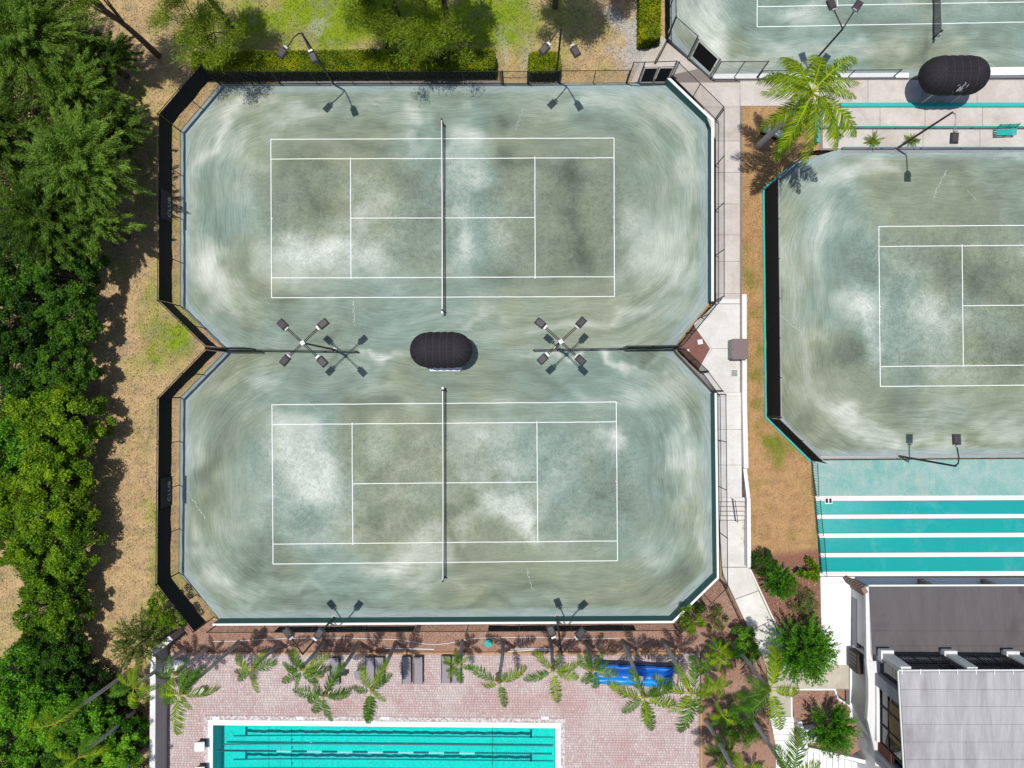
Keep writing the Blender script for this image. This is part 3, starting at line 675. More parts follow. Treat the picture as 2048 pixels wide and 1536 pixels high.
# lower walk
walk2 = slab('walkway', [(1438, 1040, LO - .03), (1496, 1040, LO - .03), (1500, 1135, LO - .03), (1558, 1268, LO - .03), (1592, 1330, LO - .03), (1712, 1330, LO - .03), (1712, 1380, LO - .03), (1585, 1380, LO - .03), (1585, 1434, LO - .03), (1541, 1434, LO - .03), (1533, 1335, LO - .03), (1446, 1152, LO - .03)], LO, .75, 'joint', label='pale concrete walk bending down past the big bush')
slabpoly(walk2, [(1439, 1041), (1495, 1041), (1497, 1134), (1444, 1134)], LO, 'concw')
slabpoly(walk2, [(1444, 1135), (1498, 1135), (1517, 1181), (1470, 1198), (1448, 1152)], LO, 'concw')
slabpoly(walk2, [(1470, 1199), (1517, 1182), (1544, 1240), (1499, 1262)], LO, 'concw')
slabpoly(walk2, [(1499, 1263), (1544, 1241), (1560, 1272), (1578, 1306), (1526, 1316)], LO, 'concw')
slabpoly(walk2, [(1526, 1317), (1580, 1307), (1592, 1332), (1580, 1374), (1538, 1374), (1533, 1335)], LO, 'concg')
slabpoly(walk2, [(1593, 1331), (1698, 1326), (1698, 1378), (1581, 1376)], LO, 'concg')
slabpoly(walk2, [(1539, 1375), (1583, 1375), (1583, 1433), (1542, 1433)], LO, 'concg')
# white wall along the walk
wl = wthing('low_wall', P(1484, 800, UP), 'low white wall along the right side of the walk', 'wall')
poly = [P(1481.5, 590, UP), P(1482, 800, UP), P(1485, 935, UP)]
ribbon(MB(), poly, .0, .27, LO - .6, UP + .32).build('wall_body', 'stucco', wl); ribbon(MB(), poly, -.012, .285, UP + .322, UP + .36).build('cap', 'white', wl)
wl = wthing('low_wall', P(1495, 1100, LO), 'low white wall continuing beside the steps and lower walk', 'wall')
poly = [P(1485.6, 937, UP), P(1493, 1000, UP), P(1494, 1134, UP)]
ribbon(MB(), poly, .0, .22, LO - .6, UP + .1).build('wall_body', 'stucco', wl); ribbon(MB(), poly, -.01, .23, UP + .102, UP + .13).build('cap', 'white', wl)
kb = wthing('path_edging', P(1520, 1190, LO), 'white edging between the bending walk and the shrub bed', 'edging')
poly = [P(1498, 1137, LO), P(1540, 1228, LO), P(1566, 1280, LO)]
ribbon(MB(), poly, 0, .09, LO - .2, LO + .09).build('kerb', 'white', kb)

# top junction between the gates: concrete rising from the grass gate to the upper walk
ap = slab('apron', [(1338, 164, .0), (1262, 166, -.01), (1284, 118, .0), (1322, 70, .35), (1334, 80, .6), (1422, 159, UP - .04), (1431, 241, UP - .05), (1342, 152, UP - .2)], 0, .4, 'conc', label='concrete apron sloping between the two court gates')
ap.data.materials[0] = M['conc']
# court C kerb and upper promenade
prom = slab('promenade', [(1484, 157, UP - .03), (2420, 150, UP - .03), (2420, 301, UP - .03), (1680, 301, UP - .03), (1640, 300, UP - .03), (1640, 214, UP - .03), (1484, 212, UP - .03)], UP, .9, 'joint', label='concrete promenade between the two right hand courts')
xs = [1421, 1480, 1588, 1668, 1736, 1844, 1954, 2080, 2200, 2300]
for i in range(len(xs) - 1):
    if xs[i] >= 1480: slabpoly(prom, [(xs[i], 160), (xs[i + 1], 160), (xs[i + 1], 207 if xs[i] > 1640 else 212), (xs[i], 207 if xs[i] > 1640 else 212)], UP, 'conc')
xs = [1645, 1760, 1850, 1965, 2075, 2200, 2300]
for i in range(len(xs) - 1): slabpoly(prom, [(xs[i], 213), (xs[i + 1], 213), (xs[i + 1], 254), (xs[i], 254)], UP, 'conc')
xs = [1645, 1745, 1846, 1960, 2070, 2200, 2300]
for i in range(len(xs) - 1): slabpoly(prom, [(xs[i], 256), (xs[i + 1], 256), (xs[i + 1], 297), (xs[i], 297)], UP, 'conc')
kc = wthing('kerb_wall', P(1422, 157, UP), 'white topped kerb wall along the foot of the top court', 'wall')
ribbon(MB(), [P(1422, 159, UP), P(1795, 157, UP), P(1815, 157, UP)], -.0, .3, UP - .4, UP + .14).build('wall_body', 'stucco', kc)
ribbon(MB(), [P(1960, 157, UP), P(2400, 153, UP)], -.0, .5, UP - .4, UP + .5).build('wall_body', 'stucco', kc)
ribbon(MB(), [P(1960, 157, UP), P(2400, 153, UP)], -.012, .512, UP + .502, UP + .54).build('cap', 'white', kc)
ribbon(MB(), [P(1422, 159, UP), P(1795, 157, UP), P(1815, 157, UP)], -.012, .312, UP + .142, UP + .17).build('cap', 'white', kc)
def railing(y, x0, x1, w, hgt, m, label, posts=True):
    a, b = P(x0, y, UP), P(x1, y, UP); t = wthing('low_rail' if posts else 'painted_kerb', a, label, 'railing' if posts else 'kerb')
    if posts:
        MB().bar(a + Vector((0, 0, hgt)), b + Vector((0, 0, hgt)), w, .06).build('rail', m, t)
        n = int((b - a).length / 2.4)
        for i in range(n + 1):
            q = a + (b - a) * i / n; MB().box(q + Vector((0, 0, hgt / 2 - .02)), (.06, .06, hgt - .07)).build('post', m, t)
    else:
        MB().bar(a + Vector((0, 0, hgt / 2 - .05)), b + Vector((0, 0, hgt / 2 - .05)), w, hgt + .1).build('kerb_body', m, t)
    return t
railing(211, 1680, 2400, .26, .16, 'tealb', 'bright teal painted kerb along the promenade below the oval canopy', False)
railing(257, 1640, 2400, .09, .3, 'tealm', 'thin dark teal rail between the two promenade walks')
railing(298, 1682, 2400, .08, .3, 'tealm', 'teal rail along the top of the right hand court')
t = wthing('teal_end_wall', P(1634, 255, UP), 'short teal end wall under the big palm', 'wall')
MB().bar(P(1634, 228, UP + .2), P(1634, 286, UP + .2), .18, .4).build('wall_body', 'tealb', t)
slab('gutter', [(1682, 299, UP + .012), (2400, 296, UP + .012), (2400, 303, UP + .012), (1682, 306, UP + .012)], UP, .02, 'concd', label='grey drainage strip beside the right hand court')

# right grass strip
def strip_mesh():
    pts = []
    def zg(y): return UP - .06 if y < 930 else max(LO - .03, UP - .06 - (y - 930) / 230 * (UP - LO))
    ys_ = [212, 260, 300, 330, 380, 450, 550, 650, 750, 830, 860, 900, 925, 990, 1050, 1110, 1160, 1220, 1260, 1300, 1336]
    def xl(y): return 1480 if y < 590 else (1490 if y < 1135 else 1499 + (y - 1135) * .47)
    def xr(y):
        if y < 300: return 1645
        if y < 330: return 1596
        if y < 380: return 1596 - (y - 330) * 1.3
        if y < 833: return 1531 + (y - 380) / 453 * 6
        if y < 925: return 1537 + (y - 833) * .93
        return 1624 + (y - 925) * .072
    V_ = []; F_ = []; nx = 22; n = 130
    for j in range(n + 1):
        y = 212 + (1336 - 212) * j / n
        for i in range(nx + 1):
            x = xl(y) + (xr(y) - xl(y)) * i / nx; q = P(x, y, zg(y)); V_.append((q.x, q.y, q.z + (0 if i in (0, nx) else random.uniform(-.02, .03))))
    for j in range(n):
        for i in range(nx): a = j * (nx + 1) + i; F_.append((a + nx + 1, a + nx + 2, a + 1, a))
    V_ = np.array(V_); px, py = w2p(V_[:, 0], V_[:, 1], .8)
    n1 = fbm(px / 26, py / 26, 91, 4); n2 = fbm(px / 9, py / 9, 92, 4)
    c = mixc((.44, .27, .125), (.32, .18, .085), (n2 - .4) * 2)
    gcol = np.clip(blobs(px, py, [(1495, 560, 16, 30, .9, 0), (1520, 700, 8, 90, .6, 0), (1515, 830, 12, 50, .5, 0), (1550, 900, 28, 30, .9, 0), (1600, 900, 20, 24, .7, 40), (1500, 640, 10, 60, .4, 0), (1505, 720, 14, 60, .35, 0), (1612, 1000, 8, 60, .5, 0), (1500, 990, 10, 60, .35, 0),
        (1545, 870, 12, 12, .5, 0)], (n1 - .58) * 2.0, 6, 6), 0, .9)
    c = mixc_v(c, (.15, .19, .02), gcol)
    ms = np.clip((py - 1095 - (1640 - px) * .12) / 12, 0, 1); c = mixc_v(c, (.24, .12, .085), ms)
    o = npmesh('grass_strip', V_, F_, 'lawn', col=c); struct(o, 'dry orange grass strip between the walk and the right hand court')
    return V_, c
SV, SCc = strip_mesh()

# court B curb and terraces
t = wthing('teal_kerb', P(1527, 600, UP), 'teal kerb along the foot of the right court windscreen', 'kerb')
ribbon(MB(), [P(1594, 326, UP), P(1529, 379, UP), P(1533.5, 833, UP), P(1623, 921, UP)], -.14, -.02, UP - .6, UP + .05).build('kerb_body', 'tealb', t)
ter = wthing('terrace', P(1640, 950, UP), 'teal painted terrace with white edged lanes above the clubhouse', 'terrace')
W3 = [P(1624, 921, UP - .02), P(2400, 915, UP - .02), P(2400, 990, UP - .02), P(1634, 992, UP - .02)]; MB().prism(W3, UP - .6).build('deck', 'worn', ter)
MB().bar(P(1640, 913.5, UP + .04), P(2400, 909, UP + .04), .13, .1).build('edge_kerb', 'galv', ter)
ly = [(992, 1002, 1029), (1029.5, 1038, 1066), (1067, 1076, 1105), (1106, 1115, 1143)]
for i, (a, b, c_) in enumerate(ly):
    z = UP - .14 * (i + 1); x0 = 1631 + i * 3
    MB().prism([P(x0, b, z), P(2400, b - 2, z), P(2400, c_ - 2, z), P(x0 + 2, c_, z)], z - .5).build('lane', 'lane', ter)
    MB().prism([P(x0, a, z + .012), P(2400, a - 3, z + .012), P(2400, b - 3, z + .012), P(x0, b - .3, z + .012)], z - .5).build('lane_edge', 'white', ter)
MB().prism([P(1640, 1143.6, LO + .06), P(2400, 1141, LO + .06), P(2400, 1151, LO + .06), P(1640, 1152.5, LO + .06)], LO - .5).build('lane_edge', 'white', ter)
t = wthing('floor_drain', P(1656, 1000, UP), 'small white drain box with two dark slots at the corner of the teal lanes', 'drain')
q = P(1656, 1001, UP - .13); MB().box(q + Vector((0, 0, .04)), (.5, .42, .1), .05).build('frame', 'pvc', t)
for s in (-1, 1): MB().box(q + Vector((s * .12, 0, .098)), (.16, .3, .02), .05).build('grate', 'black', t)
# picket rails
def picket(x0, y0, x1, y1, z0, z1, label):
    a, b = P(x0, y0, z0), P(x1, y1, z1); t = wthing('picket_rail', a, label, 'railing', 'black picket rails beside the teal terrace')
    hh = Vector((0, 0, 1.0)); MB().tube([a + hh, b + hh], .022, 5).build('top_rail', 'black', t); MB().tube([a + hh * .1, b + hh * .1], .018, 5).build('bottom_rail', 'black', t)
    n = int((b - a).length / .16)
    me = None
    for i in range(n + 1):
        q = a + (b - a) * i / n
        if me is None:
            o = MB().box((0, 0, .5), (.016, .016, .98)).build('baluster', 'black', t, origin=(0, 0, 0)); me = o.data
        else: o = link('baluster', me, None, t)
        o.location = q - t.location
picket(1623, 924, 1625.5, 990, UP, UP, 'black picket rail beside the worn teal deck, the northern section')
picket(1628, 995, 1634.5, 1066, UP - .14, UP - .28, 'black picket rail beside the upper teal lanes')
picket(1636, 1070, 1641.5, 1146, UP - .3, LO + .06, 'black picket rail beside the lower teal lanes, nearest the clubhouse')
# white slab beside clubhouse
slab('white_terrace', [(1641, 1154, LO + .01), (1712, 1154, LO + .01), (1712, 1440, LO + .01), (1700, 1440, LO + .01), (1700, 1330, LO + .01), (1644, 1328, LO + .01)], LO, .6, 'wslab', label='bright white slab beside the clubhouse')

# ------------------------------------------------------------------ court walls and fences
def rwall(poly_px, z1, d, label, side=1):
    poly = [P(x, y, 0) for x, y in poly_px]; t = wthing('retaining_wall', poly[0], label, 'wall')
    ribbon(MB(), poly, 0, side * d, -.3, z1).build('wall_body', 'teal', t); ribbon(MB(), poly, -side * .01, side * (d + .035), z1 + .002, z1 + .05).build('cap', 'white', t)
    return t
rwall([(1328, 168), (1415.5, 252), (1415.5, 606)], .92, .13, 'teal retaining wall with white cap along the right of the upper court')
rwall([(1420.5, 786), (1425, 1146), (1338, 1231), (440, 1236.5)][::1], 1.12, .10, 'teal retaining wall with white cap round the lower court')

def fence(a_px, b_px, zb, zt, bays, label, screen=None, z0=0, mesh='chain', midrail=False, name='chain_link_fence', lowmesh=None, banner=None, postm='black', skip=(), top='black', scallop=True, mesh_on=True):
    a, b = P(*a_px, z0), P(*b_px, z0); t = wthing(name, a, label, 'fence')
    d = (b - a); L = d.length; u = d / L; nrm = Vector((-u.y, u.x, 0))
    MB().tube([a + Vector((0, 0, zt - z0)), b + Vector((0, 0, zt - z0))], .026, 6).build('top_rail', top, t)
    if zb > .5 or True: MB().tube([a + Vector((0, 0, zb - z0 + .05)), b + Vector((0, 0, zb - z0 + .05))], .012, 4).build('tension_wire', 'black', t)
    if midrail: MB().tube([a + Vector((0, 0, (zb + zt) / 2 - z0)), b + Vector((0, 0, (zb + zt) / 2 - z0))], .02, 5).build('mid_rail', postm, t)
    for i in range(bays + 1):
        q = a + d * i / bays
        e = .004 * (1 if i % 2 else -1)
        MB().tube([q + Vector((e, e, zb - z0)), q + Vector((e, e, zt - z0 + .03))], .04 if i in (0, bays) else .032, 8).build('post', postm, t)
    if mesh_on:
        for i in range(bays):
            if i in skip: continue
            q0, q1 = a + d * (i / bays) + u * .04, a + d * ((i + 1) / bays) - u * .04
            MB().add([q0 + Vector((0, 0, zb - z0 + .03)), q1 + Vector((0, 0, zb - z0 + .03)), q1 + Vector((0, 0, zt - z0 - .03)), q0 + Vector((0, 0, zt - z0 - .03))], [(0, 1, 2, 3)]).build('mesh_panel', mesh, t)
    if screen:
        for (s0, s1, f0, f1, side) in screen:
            n = max(2, int(L * (f1 - f0) / .35)); v = []; f = []; th = .012
            for i in range(n + 1):
                w = f0 + (f1 - f0) * i / n; q = a + d * w
                sag = (.07 * abs(math.sin(w * bays * math.pi)) if scallop else 0) + .02 * math.sin(i * .9)
                bulge = side * (.05 + .03 * math.sin(w * 23) ** 2)
                v += [q + nrm * side * .05 + Vector((0, 0, s1 - z0)), q + nrm * bulge * 1.3 + Vector((0, 0, (s0 + s1) / 2 - z0)), q + nrm * bulge + Vector((0, 0, s0 - z0 + sag))]
                if i: k = 3 * i; f += [(k - 3, k, k + 1, k - 2), (k - 2, k + 1, k + 2, k - 1)]
            MB().add(v, f).build('windscreen', 'screen', t)
    return t, a, u, nrm, d
Lb = 'black fence with windscreen '
SCR = lambda n=1: [(1.25, 3.0, 0.005, .995, -1)]
fence((440, 169), (361, 262), 0, 3.1, 2, Lb + 'on the diagonal at the upper left corner', [(1.25, 3.02, .01, .99, 1)])
fl = fence((361, 262), (361, 612), 0, 3.1, 4, Lb + 'and upper banner on the left side of the upper court', [(1.25, 3.02, .003, .997, 1)])
fence((361, 612), (451, 699), 0, 3.1, 2, Lb + 'on the upper arm of the left notch', [(1.3, 3.02, .01, .99, 1)])
fence((451, 703), (361, 795), 0, 3.1, 2, Lb + 'on the lower arm of the left notch', [(1.3, 3.02, .01, .99, 1)])
fl2 = fence((361, 795), (358, 1145), 0, 3.1, 4, Lb + 'and lower banner on the left side of the lower court', [(1.25, 3.02, .003, .997, 1)])
fence((358, 1145), (428, 1234), 0, 3.1, 2, Lb + 'on the diagonal at the lower left corner', [(1.25, 3.02, .01, .99, 1)])
# banners
def banner(fz, pyc, label):
    t_, a, u, nrm, d = fz
    c = P(361, pyc, 0); t = thing('banner', (c.x + .12, c.y, 1.35), label, 'banner', 'dark banners on the left windscreens')
    MB().box((0, 0, .78), (.012, 1.95, 1.5)).build('cloth', 'banner', t)
    sw = MB()
    pts = [(0, .62 - .9 * k / 10, 1.18 - .13 * math.sin(k * .31) + .012 * k) for k in range(11)]
    for k in range(10):
        w = .16 * math.sin((k + .6) / 11 * math.pi); sw.add([(.009, pts[k][1], pts[k][2] - w), (.009, pts[k + 1][1], pts[k + 1][2] - .16 * math.sin((k + 1.6) / 11 * math.pi)), (.009, pts[k + 1][1], pts[k + 1][2] + .02), (.009, pts[k][1], pts[k][2] + .02)], [(0, 3, 2, 1)])
    sw.build('swoosh', 'purple', t)
    cu = bpy.data.curves.new('lettering', 'FONT'); cu.body = 'CLUB'; cu.size = .52; cu.align_x = 'CENTER'; cu.extrude = .002; cu.space_character = 1.1
    oc = bpy.data.objects.new('lettering', cu); C.objects.link(oc); bpy.context.view_layer.update(); me_ = bpy.data.meshes.new_from_object(oc.evaluated_get(bpy.context.evaluated_depsgraph_get())); bpy.data.objects.remove(oc); me_.materials.clear(); o = link('lettering', me_, 'print', t)
    o.location = (.012, 0, .3); o.rotation_euler = (math.pi / 2, 0, math.pi / 2)
banner(fl, 428, 'dark banner with a purple swoosh on the upper court windscreen')
banner(fl2, 975, 'dark banner with a purple swoosh on the lower court windscreen')

# centre dividers
fence((451, 701), (520, 701), 0, 3.1, 1, Lb + 'running from the left notch in between the courts', [(.3, 3.0, .01, .99, 1)], mesh='chaind')
def lowbar(x0, y0, x1, y1, h, label):
    a, b = P(x0, y0), P(x1, y1); t = wthing('divider_net', a, label, 'barrier'); u = (b - a).normalized(); n = int((b - a).length / .5)
    v = []; f = []
    for i in range(n + 1):
        q = a + (b - a) * i / n; w = .05 * math.sin(i * 1.1)
        v += [(q.x, q.y + w + .05, .02), (q.x, q.y + w * .4 - .02, h * .5), (q.x, q.y, h - .02)]
        if i: k = 3 * i; f += [(k - 3, k, k + 1, k - 2), (k - 2, k + 1, k + 2, k - 1)]
    MB().add(v, f).build('netting', 'chaind', t); MB().tube([(q.x, q.y, h) for q in (a, b)], .035, 6).build('top_cable', 'dkbrown', t)
    for i in range(4):
        q = a + (b - a) * i / 3; MB().tube([(q.x, q.y, 0), (q.x, q.y, h + .04)], .045, 8).build('post', 'black', t)
lowbar(522, 701.5, 716, 704, 1.0, 'low dark divider net left of the black canopy')
fence((1346, 696), (1243, 697), 0, 2.9, 2, Lb + 'running from the right notch in between the courts', [(.2, 2.85, .01, .99, 1)], mesh='chaind')
lowbar(1241, 698, 1067, 701, 1.0, 'low dark divider net right of the black canopy')

slab('sand_strip', [(562, 162.5, .03), (1003, 162, .03), (1003, 165.5, .03), (562, 166, .03)], 0, .08, 'sandy', label='thin strip of pale sand under the top fence')
# top fence, low
fence((440, 168), (560, 168), 0, 1.95, 3, 'low black fence at the shaded left end of the long hedge', mesh='chaind')
fence((562, 168), (1003, 168), 0, 1.95, 6, 'low black chain link fence in front of the long hedge', mesh='chaind')
fence((1058, 168), (1118, 167), 0, 1.95, 1, 'low black chain link fence in front of the small clipped hedge', mesh='chaind')
fence((1120, 167), (1252, 166), 0, 1.95, 2, 'low see-through chain link fence before the dry grass', mesh='chain')
def gate(x0, y0, x1, y1, z0, h, label, leaves, m='galv', screen=False, zs=(.5, 2.4)):
    a, b = P(x0, y0, z0), P(x1, y1, z0); t = wthing('gate', a, label, 'gate'); d = (b - a)
    for k in (0, 1):
        q = a + d * k; MB().tube([q, q + Vector((0, 0, h + .08))], .055, 8).build('gate_post', m, t)
    for i in range(leaves):
        q0, q1 = a + d * ((i + .03) / leaves), a + d * ((i + .97) / leaves)
        z_ = lambda q, z: q + Vector((0, 0, z))
        lf = MB().tube([z_(q0, .08), z_(q0, h)], .025, 6).tube([z_(q1, .08), z_(q1, h)], .025, 6).tube([z_(q0, .08), z_(q1, .08)], .022, 6).tube([z_(q0, h), z_(q1, h)], .025, 6).tube([z_(q0, h * .5), z_(q1, h * .5)], .02, 6).build('gate_frame', m, t)
        MB().add([z_(q0, .1), z_(q1, .1), z_(q1, h - .02), z_(q0, h - .02)], [(0, 1, 2, 3)]).build('mesh_panel', 'chain', t)
        if screen:
            n = Vector((-d.y, d.x, 0)).normalized() * -.03
            q2, q3 = q0 + (q1 - q0) * .06 + n, q1 - (q1 - q0) * .06 + n
            MB().add([z_(q2, zs[0]), z_(q3, zs[0]), z_(q3, zs[1]), z_(q2, zs[1])], [(0, 1, 2, 3)]).build('windscreen', 'screen', t)
    return t
gate(1006, 168, 1056, 168, 0, 1.95, 'low black gate in the gap between the two hedges', 1, 'black')
# tall gate bay, court 1
fence((1254, 166), (1275, 166), 0, 3.1, 1, 'tall see-through fence bay left of the screened gate')
gate(1277, 166, 1334, 165, 0, 2.4, 'screened double gate in grey frames at the top right of the upper court', 2, 'galv', True, (.25, 2.25))
MB_ = wthing('gate_transom', P(1276, 166, 0), 'black pipe transom above the screened gate', 'fence')
MB().tube([P(1276, 166, 0) + Vector((0, 0, 3.1)), P(1337, 164, 0) + Vector((0, 0, 3.1))], .028, 6).build('top_rail', 'black', MB_)
for x in (1336, 1340): MB().tube([P(x, 164, 0), P(x, 164, 0) + Vector((0, 0, 3.15))], .05, 8).build('post', 'galv', MB_)
# fences on the right walls
W1 = .97
fence((1335, 162.5), (1423, 249), W1, 3.05, 2, 'see-through fence on the diagonal wall at the upper right corner', z0=0)
fence((1423.5, 253), (1423.5, 604), W1, 3.05, 4, 'see-through fence on the wall right of the upper court', z0=0)
fence((1419, 609), (1348, 695), 0, 3.05, 3, 'fence along the upper edge of the concrete landing', [(.05, 1.2, .05, .95, 1)], mesh='chain')
fence((1350, 702), (1393, 744), 0.0, 3.05, 2, 'fence along the lower edge of the red mulch diamond', [(.05, 1.25, .02, .98, -1)], mesh='chaind')
gate(1394, 746, 1421, 782, UP - .85, 3.0, 'open looking steel gate at the lower edge of the landing', 1, 'black')
fence((1426.5, 788), (1430, 1148), 1.17, 3.05, 4, 'see-through fence on the wall right of the lower court', z0=0)
fence((1429, 1151), (1341, 1237), 1.17, 3.05, 3, 'see-through fence on the diagonal wall at the lower right corner', z0=0)
fence((1339, 1236), (446, 1240.5), 1.17, 2.5, 9, 'long dark screened fence between the lower court and the palm bed', [(1.2, 2.45, .085, .40, 1), (1.2, 2.45, .56, .86, 1)], z0=0, mesh='chain', scallop=False)
# court B fence
BH = UP + 2.55
fence((1594, 325), (1530.5, 379), UP + .05, BH, 2, Lb + 'behind the big palm on the right court', [(UP + .12, BH - .05, .02, .98, -1)], z0=UP, top='galv', scallop=False)
fence((1530.5, 381), (1535.5, 832), UP + .05, BH, 6, Lb + 'along the left side of the right court', [(UP + .1, BH - .03, .003, .997, -1)], z0=UP, top='galv', scallop=False)
fence((1536, 834), (1623, 919), UP + .05, BH - .3, 2, Lb + 'on the lower diagonal of the right court', [(UP + .1, BH - .35, .01, .99, -1)], z0=UP, top='galv', scallop=False)
# court C fences
fence((1333, -60), (1334, 77), UP, UP + 2.9, 3, Lb + 'on the left side of the top court', [(UP + .1, UP + 1.3, 0, .98, -1)], z0=UP)
fence((1334.5, 79), (1375, 115), UP, UP + 2.9, 1, 'see-through fence bay left of the top court gate', z0=UP)
gate(1377, 117, 1419, 156, UP, 2.75, 'big screened gate in a grey steel frame at the corner of the top court', 1, 'galv', True, (.65, 2.55))
fence((1422, 157.5), (1512, 157), UP, UP + 2.5, 2, 'taller see-through fence right of the top court gate', z0=UP)
fence((1514, 157), (1785, 155), UP, UP + 1.15, 3, 'low see-through fence along the foot of the top court', z0=UP)
fence((1335, 81), (1307, 132), 0, 1.0, 1, 'short dark screened fence running towards the grass gate', [(.0, .98, .0, 1, 1)], z0=0, scallop=False)

# ------------------------------------------------------------------ light poles
def pole(base, hgt, heads, z0, label, m='dkbrown', cap=False, curve=True, rh=None):
    b = P(*base, z0); t = thing('floodlight_pole', b, label, 'light pole', 'sports light poles'); top = Vector((0, 0, hgt))
    MB().tube([(0, 0, 0), (0, 0, hgt)], [.075, .055], 10).build('pole', 'black' if not cap else m, t, True)
    MB().tube([(0, 0, 0), (0, 0, .06)], [.18, .16], 10).build('base_plate', 'galv', t)
    if cap: MB().box((0, 0, hgt + .06), (.24, .24, .12), .5).build('pole_cap', 'white', t)
    for (hx, hy) in heads:
        v = Vector((hx, hy, 0)); L = v.length; u = v / L; hl = .62
        if curve: pts = [top + Vector((0, 0, -.1)), top + u * L * .12 + Vector((0, 0, .22)), top + u * L * .35 + Vector((0, 0, .26)), top + u * L * .6 + Vector((0, 0, .12)), top + u * (L - .22) + Vector((0, 0, -.02))]
        else: pts = [top, top + u * (L - .22)]
        s = Vector((-u.y, u.x, 0)) * .045
        am = MB()
        if cap: am.tube([p + s for p in pts], .028, 5); am.tube([p - s for p in pts], .028, 5)
        else: am.tube(pts, .042, 6)
        am.build('arm', m, t, True)
        c = top + u * L; ang = math.atan2(u.y, u.x) + random.uniform(-.12, .12)
        tilt = Matrix.Rotation(ang, 3, 'Z') @ Matrix.Rotation(math.radians(6), 3, 'Y')
        hb = MB(); w = .44; vv = []
        for z, k in ((-.09, 1.0), (.05, 1.0), (.12, .72)):
            for x, y in ((-.5, -.5), (.5, -.5), (.5, .5), (-.5, .5)): vv.append(c + tilt @ Vector((x * hl * k + .1, y * w * k, z)))
        hb.add(vv, [(3, 2, 1, 0), (0, 1, 5, 4), (1, 2, 6, 5), (2, 3, 7, 6), (3, 0, 4, 7), (4, 5, 9, 8), (5, 6, 10, 9), (6, 7, 11, 10), (7, 4, 8, 11), (8, 9, 10, 11)])
        h = hb.build('lamp_head', 'lamp', t)
        MB().box(c + tilt @ Vector((-.30, 0, .06)), (.1, .26, .1), M3=tilt).build('bracket', 'galv', h)
        MB().box(c + tilt @ Vector((.1, 0, -.098)), (hl * .8, w * .8, .012), M3=tilt).build('lens', 'glass', h)
S_ = 1 / SCL
def hd(*l): return [(x * S_, -y * S_) for x, y in l]
pole((668, 169), 7.1, hd((-32, 32), (19, 40)), 0, 'two-headed floodlight pole by the long hedge above the upper court', 'dkbrown')
pole((1112, 161), 7.0, hd((-27, 33), (23, 37)), 0, 'two-headed floodlight pole beside the small clipped hedge', 'dkbrown')
pole((670, 699.5), 7.1, hd((-33, -30), (33, -31), (-29, 28), (32, 30)), 0, 'four-headed floodlight pole left of the canopy between the courts', 'dkbrown', True, False)
pole((1111.5, 697), 6.9, hd((-33, -30), (33, -31), (-29, 28), (32, 30)), 0, 'four-headed floodlight pole right of the canopy between the courts', 'dkbrown', True, False)
pole((668, 1234), 6.9, hd((-24, -35), (27, -34)), 0, 'two-headed floodlight pole at the bottom of the lower court, above the left palms', 'black', False, False)
pole((1113, 1232), 6.9, hd((-17, -36), (30, -33)), 0, 'two-headed floodlight pole at the bottom of the lower court, above the middle palms', 'black', False, False)
pole((1607, 147), 5.9, hd((-18, -40), (24, -38)), UP, 'two-headed floodlight pole by the low fence of the top court', 'dkbrown', False, False)
pole((1792, 298), 6.3, hd((3, 41)), UP, 'single-headed floodlight pole between the promenade and the right court', 'galv')
pole((1797, 912), 6.3, hd((2, -42)), UP, 'single-headed floodlight pole at the worn teal deck', 'black')

